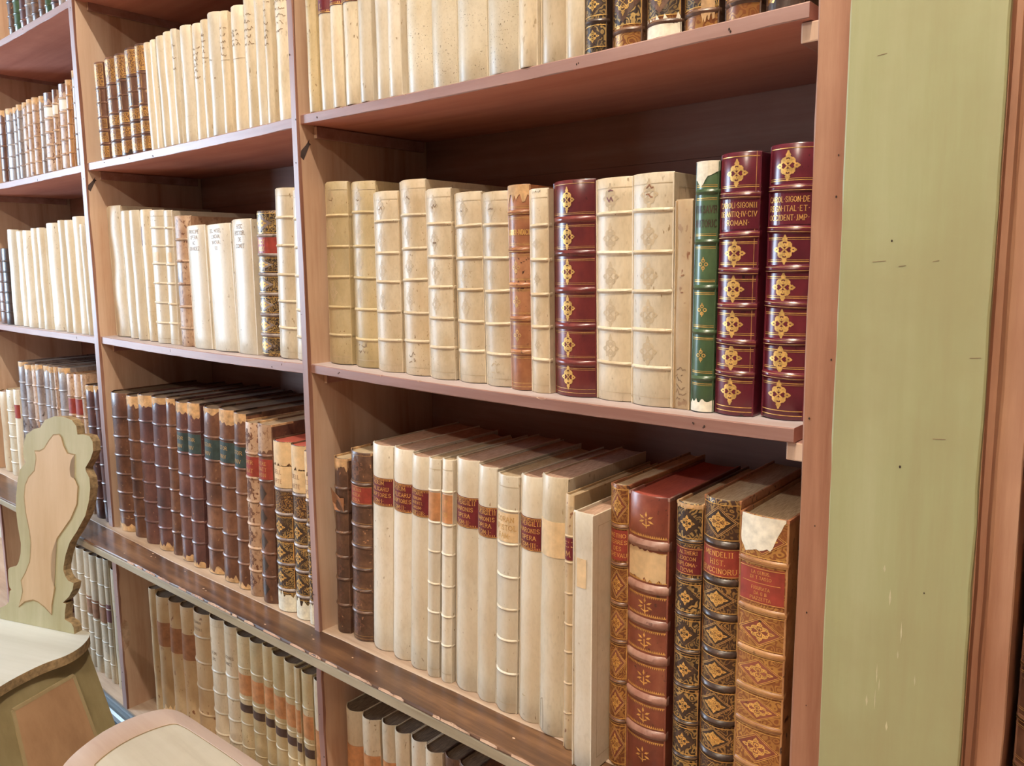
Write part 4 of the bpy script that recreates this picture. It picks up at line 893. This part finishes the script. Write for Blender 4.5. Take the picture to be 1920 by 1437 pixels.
ST['R4'] = [
 leath([.163, .312, .442, .581, .702, .833], 'leather_dark', 'dark brown book with flapping torn label', edge='hide', page='pages_light', flap=(.272, .314), labels=[], deco=[d_orn([.163, .312, .442, .581, .702, .833], (5, 6), 'fleuron', .28, 'leather_brown'), d_torn(.94, 'hide', jag=.006)]),
 leath(D7, 'leather_dark', 'dark brown seven-banded book with red title label', edge='hide', page='pages_light', labels=[L((.735, .828), 'label_red', ['LIBERIS', 'ASTEA', 'ASSIA'], ink='gold_dull', frame=1)], deco=[d_orn(D7, (6,), 'fleuron', .28, 'leather_brown'), d_bandlines(D7, 'gold_dull', .006, .0006, False)]),
 vell('vellum_white', 'white vellum book labelled RERUM ITALICARUM TOM I', labels=[RL((.714, .846), ['RERUM', 'ITALICARU', 'SCRIPTORES', 'TOM*I*'])], **VS),
 vell('vellum_white', 'white vellum book labelled RERUM ITALICARUM TOM II', labels=[RL((.711, .844), ['RERUM', 'ITALICARU', 'SCRIPTORES', 'TOM*II*'])], **VS),
 vell('vellum_white', 'white vellum book with five-line maroon SCRIPTOR label', labels=[RL((.727, .852), ['OTTAREL', 'RERUM', 'INVENTI.', 'SARUM*', 'SCRIPTOR-'])], **VS),
 vband([.171, .306, .441, .587, .719, .861], 'vellum_white', 'thin banded white vellum book, left of an orange-labelled pair', bh=.0024, bw=.0026, labels=[L((.727, .852), 'label_tan')], r=.3),
 vband([.171, .303, .44, .585, .712, .857], 'vellum_white', 'thin banded white vellum book, right of an orange-labelled pair', bh=.0024, bw=.0026, labels=[L((.724, .848), 'label_tan', ['LT', 'IN'], ink='gold_dull')], r=.3),
 vell('vellum_white', 'white vellum book labelled OPERA TOM II', labels=[RL((.717, .845), ['P*VERGILII', 'MARONIS', 'OPERA', 'TOM*II*'])], **VS),
 vell('vellum_white', 'white vellum book labelled OPERA TOM I', labels=[RL((.711, .837), ['P*VERGILII', 'MARONIS', 'OPERA', 'TOM*I*'])], **VS),
 vband([.171, .315, .446, .583, .7185, .859], 'vellum_white', 'banded white vellum book between two OPERA volumes', bh=.0026, bw=.0028, labels=[L((.73, .848), 'label_faded', ['CORAN', 'EPISTOL', 'FAM*'], ink='gold_dull')], r=.24),
 vell('vellum_white', 'white vellum book labelled OPERA TOM III', labels=[RL((.709, .841), ['P*VERGILII', 'MARONIS', 'OPERA', 'TOM*III*'])], deco=[d_scrib(.07, .11, 1, 'ink_faint', .4, .01)], **VS),
 vell('vellum_ivory', 'wide ivory vellum book with faded tan label', labels=[L((.70, .835), 'label_faded')], deco=[lambda o, w, h, slot, rng: [stroke(o, [(-w * .40, .004), (-w * .36, .055), (-w * .25, .06), (-w * .2, .03), (-w * .2, .004)], .0009, slot('ink'))]], **VS),
 vband([.148, .269, .39, .50, .622, .744, .843], 'vellum_tan', 'very thin tan banded book with dark maroon label', bh=.002, bw=.0022, labels=[L((.752, .836), 'label_maroon', ['EX', 'M'], ink='gold_dull')], y=-.013, r=.3),
 vell('vellum_white', 'flat white vellum book jutting out over the ledge', r=.05, d=.27, boardline=True, y=-.035, labels=[L((.715, .825), 'label_faded', t=(-.6, .35))], page='pages_pink', sq=.007),
 leath([.168, .312, .455, .588, .727, .856], 'gilt_rich', 'gilt tan book lettered CHEVAU on red label', bandmat='leather_brown', board='leather_tan', edge='leather_russet', bandgold=True, page='pages_light', labels=[L((.742, .846), 'label_red', ['METHO', 'TERRES', 'DES', 'CHEVAU'], ink='gold')], deco=[d_panel([.168, .312, .455, .588, .727, .856], (5,), 'gilt_rich', 'leather_red', 'gold', 'gilt_tan', .46, edge='gold_dull')]),
 leath([.177, .303, .444, .567, .686, .836], 'leather_red', 'wide red leather book with blank peeled label', bh=.0052, bw=.0075, r=.15, y=-.004, page='pages_red', edge='leather_worn', bandmat='leather_worn', bandgold=False, deco=[d_teeth([.177, .303, .444, .567, .686, .836], .0115, 'gold'), d_orn([.177, .303, .444, .567, .686, .836], (5,), 'sprig', .19, 'gold', 1.0), lambda o, w, h, slot, rng: ragged(o, rng, -w * .47, w * .44, .815 * h, .715 * h, slot('label_faded'), .003, .004)]),
 leath([.146, .265, .39, .51, .632, .752, .875], 'gilt_black', 'narrow black gilt book lettered LEXICON DIPLOMATICUM', bandmat='leather_black', board='leather_dark', edge='hide', bandgold=True, page='pages_light', labels=[L((.768, .858), 'label_maroon', ['WALTHERI', 'LEXICON', 'DIPLOMA-', 'TICVM'], frame=1)], deco=[d_panel([.146, .265, .39, .51, .632, .752, .875], (6,), 'gilt_black', 'leather_black', 'gold', None, .45), d_torn(.985, 'hide', jag=.003)]),
 leath([.198, .305, .418, .529, .643, .752, .867], 'gilt_dark', 'dark gilt book lettered HIST on crimson label', bandmat='leather_black', board='leather_russet', bh=.004, bw=.0055, edge='leather_russet', page='pages_light', labels=[L((.765, .855), 'label_red', ['MENDELII', 'HIST.', 'BVCCINORU'], frame=1)], deco=[d_panel([.198, .305, .418, .529, .643, .752, .867], (6,), 'gilt_dark', 'leather_black', 'gold', 'gilt_brown', .44, edge='gold_dull')]),
 leath([.09, .215, .351, .461, .585, .714, .862], 'gilt_tan', 'tan gilt book with torn white spine top', bandmat='leather_tan', board='leather_tan', bh=.0034, bw=.005, r=.1, bandgold=True, edge='leather_russet', page='pages_light', sq=.006, labels=[L((.735, .845), 'label_red', ['LA GERUS.', 'DI T.TASSO', '_', 'FIGURATA', 'DA G B', 'PIAZZETTA'], frame=1, t=(-.93, .88))], deco=[d_panel([.09, .215, .351, .461, .585, .714, .862], (6,), 'gilt_tan', 'leather_red', 'gold', 'gilt_tan', .46, edge='gold'), d_poly([(-.93, .925, .93), (-.9, .91, .999), (-.8, .90, .999), (-.7, .885, .999), (-.55, .89, .999), (-.4, .893, .999), (-.25, .898, .999), (-.1, .895, .999), (.05, .899, .999), (.2, .905, .999), (.32, .9, .999), (.42, .912, .999), (.5, .93, .999), (.6, .95, .999), (.7, .965, .999), (.8, .985, .999), (.86, .99, .999)], 'paper')]),
]
q = vell
ST['R1'] = [
 q('vellum_yellow', 'thin yellowed vellum book with faint writing', deco=[d_scrib(.44, .56, 3, 'ink', .7, .004), d_scrib(.33, .36, 1, 'ink', .4, .006)]),
 q('vellum_ivory', 'vellum book with maroon label, left of three', labels=[RL((.42, .53), ['VOLVMEN', 'I.'])]),
 q('vellum_ivory', 'vellum book with maroon label, middle of three', labels=[RL((.435, .545), ['VOLVMEN', 'II.'])]),
 q('vellum_ivory', 'vellum book with maroon label, right of three', labels=[RL((.43, .54), ['VOLVMEN', 'III.'])]),
 q('vellum_white', 'smooth pale vellum book'), q('vellum_white', 'smooth pale vellum book with bright left flank'), q('vellum_white', 'smooth narrow pale vellum book'),
 q('vellum_wormed', 'wide worm-eaten vellum book'), q('vellum_wormed', 'pale vellum book with scattered wormholes'), q('vellum_wormed', 'vellum book most riddled with wormholes'),
 q('vellum_wormed', 'widest wormholed vellum book of its row'), q('vellum_ivory', 'narrow ivory vellum book'), q('vellum_ivory', 'ivory vellum book with rounded foot'), q('vellum_ivory', 'ivory vellum book left of gilt volumes'),
 leath([.10, .20, .34, .48, .62, .76, .88], 'gilt_black', 'narrow black and gold tooled book', bandmat='leather_black', board='leather_black', deco=[d_panel([.10, .20, .34, .48, .62, .76, .88], (), 'gilt_black', 'leather_black', 'gold', 'gilt_black', .4)]),
] + [leath([.05, .22, .38, .54, .70, .86], 'gilt_tan', t, bandmat='leather_dark', board='leather_dark', y=.006, deco=[d_panel([.05, .22, .38, .54, .70, .86], (0,), 'gilt_black', 'leather_dark', 'gold', 'gilt_black', .45), e]) for t, e in (('gold tooled book with cracked spine', d_rect(.0, .03, 'leather_slate')), ('gold tooled book with peeled foot', d_base(.055, 'paper', .008)), ('gold tooled book with loose patch at foot', d_torn(.03, 'hide', .10, (.2, .8), .006)), ('gold tooled book with zigzag border', d_rect(.0, .02, 'leather_slate')), ('dark tattered book at the right end', d_base(.03, 'leather_black', .004)))]
GS = [.16, .30, .44, .585, .73]
calf = lambda t, m='gilt_brown', e=None: leath(GS, 'leather_brown', t, bh=.0022, bw=.0028, deco=[d_panel(GS, (3, 4), m, None, 'gold_dull', 'gilt_brown', .3), d_orn(GS, (0, 1, 2, 5), 'square', .28, 'gold_dull')] + ([e] if e else []))
wr = lambda n, z0=.6, z1=.88: [d_scrib(z0, z1, n, 'ink', .8, .0058)]
ST['M1'] = [
 calf('gilt calf book in the shade of the upright'), calf('wide pale-backed gilt calf book'), calf('gilt calf book with square tooling', e=d_base(.03, 'leather_black')), calf('gilt calf book with rubbed top'), calf('gilt calf book next to white vellum'),
 q('vellum_white', 'thin white vellum book right of gilt calf'), q('vellum_white', 'very thin white vellum book'), q('vellum_white', 'white vellum book'), q('vellum_white', 'smooth white vellum book'), q('vellum_white', 'narrow white vellum book left of patched one', deco=wr(3)),
 q('vellum_white', 'white vellum book with brown patch and pasted foot', deco=[d_torn(.55, 'label_faded', .70, (-.75, -.1), .006), d_scrib(.215, .222, 1, 'ink', .9, .001)]),
 q('vellum_white', 'white vellum book with faint script', deco=wr(6, .5, .8)), q('vellum_ivory', 'ivory vellum book with dense script', deco=wr(6)), q('vellum_white', 'tall white vellum book with one dark spot', deco=[d_rect(.46, .472, 'ink', (.3, .42)), d_scrib(.6, .62, 1, 'ink', .5)]),
 q('vellum_ivory', 'ivory vellum book with ruled script', deco=wr(5) + [d_lines([.6], 'ink', .0006)]), q('vellum_white', 'white vellum book with ruled line', deco=wr(4, .66, .8) + [d_lines([.58], 'ink', .0006)]),
 q('vellum_ivory', 'wide ivory vellum book with handwriting', deco=wr(5)), q('vellum_white', 'plain bright vellum book'), q('vellum_ivory', 'narrow vellum book with small script', deco=wr(7, .55, .9)), q('vellum_ivory', 'wide vellum book beside the right upright', deco=wr(6, .62, .93)),
]
M5 = [.16, .31, .46, .60, .735, .87]
ST['M2'] = [
 q('vellum_ivory', 'widest vellum book with creased left edge', r=.12, d=.3, y=.0, wave=.002), q('vellum_white', 'smooth tall vellum book'), q('vellum_white', 'slim smooth tall vellum book'), 
 q('vellum_ivory', 'vellum book with peeling purple label', deco=[lambda o, w, h, slot, rng: ragged(o, rng, -w * .35, -w * .05, .86 * h, .73 * h, slot('label_purple'), .01, .004, 5), d_lines([.23, .41], 'blind', .001)]),
 vband(M5, 'vellum_white', 'six-banded vellum book with tan square label', labels=[L((.62, .69), 'label_faded', t=(-.2, .45))], deco=[d_scrib(.90, .97, 2, 'ink_faint', .6, .004)]),
 vband(M5, 'vellum_white', 'narrow six-banded vellum book with tan square label', labels=[L((.62, .69), 'label_faded', t=(-.1, .65))]),
 leath([.14, .31, .48, .66, .82], 'leather_speckled', 'speckled brown torn leather book between vellums', page='pages_dark', d=.28, deco=[d_torn(.5, 'leather_slate', .64, (-.95, .3), .01), d_torn(.40, 'leather_slate', .47, (-.9, -.1), .01), d_torn(.02, 'leather_russet', .12, (-1, -.75), .008)]),
 q('vellum_white', 'short white vellum book with faded capitals', r=.1, deco=[d_text(['PRINCIPE', 'OPERA', 'AC', 'GRANDEZ'], .79, .97, 'ink', .011, .85)]),
 q('vellum_white', 'wide short white vellum book with faded capitals', r=.1, deco=[d_text(['DEL MISEL', 'LINGVA', 'NVOVA', 'VII'], .79, .97, 'ink', .012, .85)]),
 q('vellum_white', 'white vellum book lettered HISTOR', r=.1, deco=[d_text(['HISC', 'HISTOR.', 'DE', 'COMIT'], .78, .97, 'ink', .011, .75)]),
 leath([.15, .29, .43, .57, .70, .83], 'gilt_dark', 'gilt diapered book with crimson label', bandmat='leather_slate', board='leather_brown', labels=[L((.71, .82), 'label_red', ['DICT', 'HIST'])], deco=[d_panel([.15, .29, .43, .57, .70, .83], (5,), 'gilt_black', 'leather_slate', 'gold', 'gilt_black', .36)]),
 vband([.18, .34, .50, .665, .83], 'vellum_ivory', 'tall banded ivory vellum book', bh=.0034), vband([.14, .30, .50, .665, .83], 'vellum_white', 'tall banded vellum book half hidden by upright', bh=.0034),
]
T6 = [.15, .285, .42, .555, .69, .83]
brn = lambda t, mat='leather_brown', **k: leath(T6, mat, t, page='pages_dark', edge='leather_black', d=.29, **{'deco': [d_torn(.965, 'hide', jag=.006)], **k})
teal = lambda t, mat='leather_purple', hd=.94: leath(T6, mat, t, page='pages_dark', edge='leather_black', d=.29, labels=[L((.70, .815), 'label_teal', ['ISTOR', 'VNIV'], ink='gold_dull')], deco=[d_torn(hd, 'hide', jag=.008), d_base(.03, 'hide', .01)])
G6 = [.13, .28, .43, .58, .72]
ST['M4'] = [
 brn('wide glossy dark brown book beside the upright', deco=[d_base(.05, 'hide', .008), d_rect(.10, .102, 'hide', (-1, 1))]), brn('dark brown book with frayed orange head', deco=[d_torn(.93, 'hide', jag=.008)]), brn('purplish brown book with worn tan head', 'leather_purple', deco=[d_torn(.93, 'hide', jag=.006)]), brn('dark blue-brown book with worn head', 'leather_purple', deco=[d_torn(.96, 'hide', jag=.006), d_base(.04, 'hide', .01)]), brn('narrow brown banded book', 'leather_brown'),
 teal('brown book with blue-green label, leftmost of five'), teal('narrow brown book with blue-green label', hd=.92), teal('wide reddish book with blue-green label and peeled foot', 'leather_brown', .97), teal('reddish book with blue-green label and ragged head', 'leather_brown', .92), teal('slim reddish book with blue-green label', 'leather_brown', .95),
 leath(T6, 'leather_speckled', 'tan-brown book with red label, left of two', page='pages', edge='hide', d=.28, labels=[L((.70, .81), 'label_red', ['OPER', 'TRAT'], ink='gold_dull')], deco=[d_orn(T6, (5,), 'fleuron', .3, 'leather_brown')]),
 leath(T6, 'leather_brown', 'tan-brown book with red label, right of two', page='pages', edge='hide', d=.28, labels=[L((.70, .81), 'label_red', ['OPERE', 'TRATT', 'BASIN'], ink='gold_dull')], deco=[d_torn(.85, 'leather_speckled'), d_orn(T6, (5, 6), 'loz', .26, 'leather_black')]),
] + [leath(G6, 'gilt_dark', t, bandmat='leather_slate', board='leather_dark', page='pages_red', labels=[L((.735, .86), 'label_faded', ['DELL', 'ARTE'], ink='label_brown')], deco=[d_panel(G6, (4, 5), 'gilt_black', 'leather_black', 'gold', 'gilt_black', .4), d_torn(.87, 'label_faded'), d_base(.11, 'paper', .012)]) for t in ('black and gold book with cream top, left of pair', 'black and gold book with cream top, right of pair', 'narrow black and gold book behind the upright')]
old = lambda t, m='leather_slate': leath(B5, m, t, bh=.0024, bw=.003, deco=[d_torn(.93, 'hide', jag=.007)])
ST['L2'] = [old('brown banded book at the picture edge', 'leather_brown'), old('pale grey banded leather book'), old('thin grey banded leather book'), old('thin worn grey leather book'), old('narrow brown book with tan label', 'leather_speckled'), old('narrow worn brown book with tan label', 'leather_speckled'), old('brown book with flaking spine', 'leather_speckled'), old('thin flaking leather book')] + [leath(B5, 'leather_speckled', t, labels=[L((.70, .84), 'paper_label')], deco=[d_torn(.9, 'leather_brown')]) for t in ('wide brown book with white paper label', 'thin brown book with white paper label', 'wide russet book with white paper label')] + [old('worn tan book with curled head', 'leather_tan'), old('tall grey and tan book beside upright')]
ST['L3'] = [leath(B6, 'leather_brown', 'russet brown book at picture edge', d=.22), leath(B6, 'leather_black', 'thin black book left of white vellum', d=.22)] + [q('vellum_white', t) for t in ('white vellum book next to black one', 'smooth white vellum book', 'white vellum book with slight lean', 'thin bright vellum book', 'slim bright vellum book', 'widest bright vellum book', 'narrow bright vellum book', 'cream vellum book', 'tall cream vellum book', 'thin vellum book against the upright')]
pal = lambda t, m='leather_slate', k=B6: leath(k, m, t, page='pages_dark', d=.28, bh=.0034, deco=[d_torn(.96, 'hide', jag=.005), d_orn(k, (0, 4, 5, 6), 'fleuron', .3, 'leather_dark')])
ST['L4'] = [q('vellum_tan', 'tan vellum book at picture edge'), vband([.15, .30, .46, .61, .76], 'vellum_ivory', 'short banded vellum book left of thin white one'), q('vellum_white', 'thin short white book with small red label', labels=[L((.68, .83), 'label_red', ['R', 'S'])]),
 pal('tall grey banded book, first of a tall set'), pal('tall grey banded book, second of a tall set'), pal('tall grey banded book behind chair crest', 'leather_speckled'), pal('tall slate banded book behind chair crest'), pal('tall reddish grey book with dark edge', 'leather_slate'), pal('narrow tall slate book'), pal('very narrow tall brown book', 'leather_speckled'), pal('wide tall book with cream top and pink panels', 'leather_slate')] + [leath(B6, 'leather_speckled', t, labels=[L((.71, .82), 'label_red', None)]) for t in ('tan book with small red label, left of two', 'tan book with small red label, right of two')] + [leath(B6, 'leather_speckled', 'russet tan book right of red-labelled pair'), brn('purple brown book with frayed head, left of two', 'leather_purple'), brn('purple brown book with frayed head, right of two', 'leather_purple')]
N5 = [.15, .30, .45, .60, .78]
fl = lambda t, b=N5, lb=(('label_brown', .47, .62),), m='vellum_cream', **k: vband(b, m, t, bh=.0022, bw=.0026, page='pages_dark', labels=[L((a, c), mm) for mm, a, c in lb], **k)
ST['LB'] = [fl('banded vellum book half behind the chair', lb=()), fl('banded vellum book left of labelled run', lb=()), fl('banded vellum book with brown label, first of four'), fl('banded vellum book with brown label, second of four'), fl('banded vellum book with brown label, third of four'), fl('narrow banded vellum book with dark label', lb=(('label_purple', .50, .64),)), q('vellum_ivory', 'wide unbanded vellum book with two tan lines', page='pages_dark', deco=[d_lines([.66, .74], 'label_faded', .003)]), q('vellum_ivory', 'sliver of vellum book against upright', page='pages_dark')]
ST['MB'] = [q('vellum_tan', 'plain tan vellum book beside upright', y=.045, page='pages_dark'), q('vellum_tan', 'thin tan vellum book', page='pages_dark')] + [q('vellum_tan', t, page='pages_dark', labels=[L((.63, .81), 'label_brown')], deco=[d_base(.16, 'label_faded', .012)]) for t in ('tan vellum book with broad brown label, left of three', 'tan vellum book with broad brown label, middle of three', 'tan vellum book with broad brown label, right of three')] + [
 vband([.16, .31, .49, .67, .84], 'vellum_tan', 'wide banded vellum book with faint capitals', page='pages_dark', deco=[d_text(['AQVARIN', 'OPVSCOLI'], .87, .96, 'ink', .007, .8)]), vband([.12, .25, .39, .52, .66], 'vellum_ivory', 'banded vellum book with inked title', page='pages_dark', deco=[d_text(['OLIM', 'IVS'], .72, .80, 'ink', .008, .7)]), vband([.12, .26, .40, .54, .68], 'vellum_ivory', 'banded vellum book with two inked lines', page='pages_dark', deco=[d_text(['CATONIS', 'SANCT'], .74, .82, 'ink', .008, .8)])] + [fl(t, [.14, .29, .44, .60, .80], (('label_tan', .63, .76), ('label_dark', .52, .57)), 'vellum_yellow') for t in ('vellum book with tan and dark labels, first of run', 'vellum book with tan and dark labels, second of run', 'slim vellum book with tan and dark labels', 'vellum book with tan and dark labels, fourth of run', 'vellum book with tan and dark labels, fifth of run', 'very narrow labelled vellum book', 'vellum book with tan and dark labels, near right end')] + [q('vellum_ivory', 'vellum book with broad tan label beside upright', page='pages_dark', labels=[L((.50, .72), 'label_tan')])]
ST['RB'] = [q('vellum_ivory', t, page='pages_dark', r=.3, labels=[L((.62, .80), 'label_tan')]) for t in ('vellum book with broad tan label, leftmost', 'vellum book with broad tan label, second along', 'vellum book with broad tan label, third along', 'vellum book with broad tan label, fourth along')] + [q('vellum_white', 'plain pale vellum book', page='pages_dark', r=.3), q('vellum_white', 'plain pale vellum book left of dark one', page='pages_dark', r=.3), leath(B6, 'leather_dark', 'dark leather book with rough head', page='pages_dark', edge='leather_black'), leath(B6, 'leather_dark', 'dark leather book at the picture edge', page='pages_dark', edge='leather_black')]
ROWN = {'R1': 'upper shelf, right bay', 'R2': 'middle shelf, right bay', 'R4': 'counter, right bay', 'RB': 'base, right bay', 'M1': 'upper shelf, centre bay', 'M2': 'middle shelf, centre bay', 'M4': 'counter, centre bay', 'MB': 'base, centre bay', 'L2': 'upper shelf, left bay', 'L3': 'middle shelf, left bay', 'L4': 'counter, left bay', 'LB': 'base, left bay'}
YB = {'R1': .002, 'R2': .034, 'R4': .020, 'RB': .030, 'M1': .004, 'M2': .030, 'M4': .001, 'MB': .030, 'L2': .004, 'L3': .012, 'L4': .002, 'LB': .028}
EXT = {'R': (0.0, 1.0038), 'M': (-1.049, -.0192), 'L': (-2.127, -1.078)}
for k, rows in ROWS.items():
    rj = random.Random(k)
    for i, (x, w, ln_, h) in enumerate(rows):
        st = ST[k][i] if i < len(ST[k]) else ST[k][-1]
        e = EXT[k[0]]
        up = lambda s: max(sag(x - w / 2, *e, s), sag(x + w / 2, *e, s))
        if k in ('R1', 'R2'): z = (ZS1 if k == 'R1' else ZS2) + up(SAG)
        elif k in ('M1', 'M2'): z = (ZS1 - .002 + up(.003)) if k == 'M1' else (ZS2 - .001 + up(.004))
        elif k in ('L2', 'L3'): z = (ZS1 - .003 if k == 'L2' else ZS2 - .004) + up(.002)
        else: z = ZB if k.endswith('B') else ZL
        y = YB[k] + st.get('y', 0.0) + rj.uniform(-.004, .004)
        st = dict(st); d0 = st.get('d', .25); st['d'] = min(d0, .318 - max(0, y))
        make_book(x, w, ln_, h, y, z, st, '%s, %s from left, %s' % (st['look'], ORD[i], ROWN[k]), 'books on the ' + ROWN[k])
# books on the topmost shelf of the left bay: only their feet show
xx = -1.095
for i in range(10):
    w = [.05, .047, .055, .043, .052, .058, .046, .05, .054, .05][i]; xx -= w + .002
    make_book(xx + w / 2, w, 0, .30 - (i % 3) * .01, .006, .971 + max(sag(xx, *EXT['L'], .002), sag(xx + w, *EXT['L'], .002)), leath([.08, .2, .34, .5, .66, .82], ['leather_dark', 'leather_slate', 'leather_purple', 'leather_green', 'leather_dark'][i % 5], '', bh=.003), '%s book with pale bands, %s from right, topmost shelf, left bay' % (['dark leather', 'slate leather', 'purple brown', 'greenish leather', 'dark leather'][i % 5], ORD[i]), 'books on the topmost shelf, left bay')
# the bay right of the pilaster shows one book
make_book(1.282, .066, 0, .478, .018, ZL, leath([.10, .23, .36, .48, .60, .73, .86], 'leather_brown', '', bandgold=True, deco=[d_torn(.82, 'leather_tan'), d_bandlines([.10, .23, .36, .48, .60, .73, .86], 'gold_dull', .009)]), 'brown leather gilt-banded book right of the green pilaster, at the picture edge', 'books right of the pilaster')
# two dark books left in the base of the left bay
make_book(-2.005, .05, 0, .40, .06, ZB, q('vellum_tan', '', page='pages_dark'), 'tan book in the base at far left, behind the chair', 'books on the base, left bay')
make_book(-1.945, .06, 0, .41, .06, ZB, leath(B6, 'leather_purple', '', page='pages_dark'), 'dark purple banded book in the base at far left, behind the chair', 'books on the base, left bay')
bpy.context.view_layer.update()
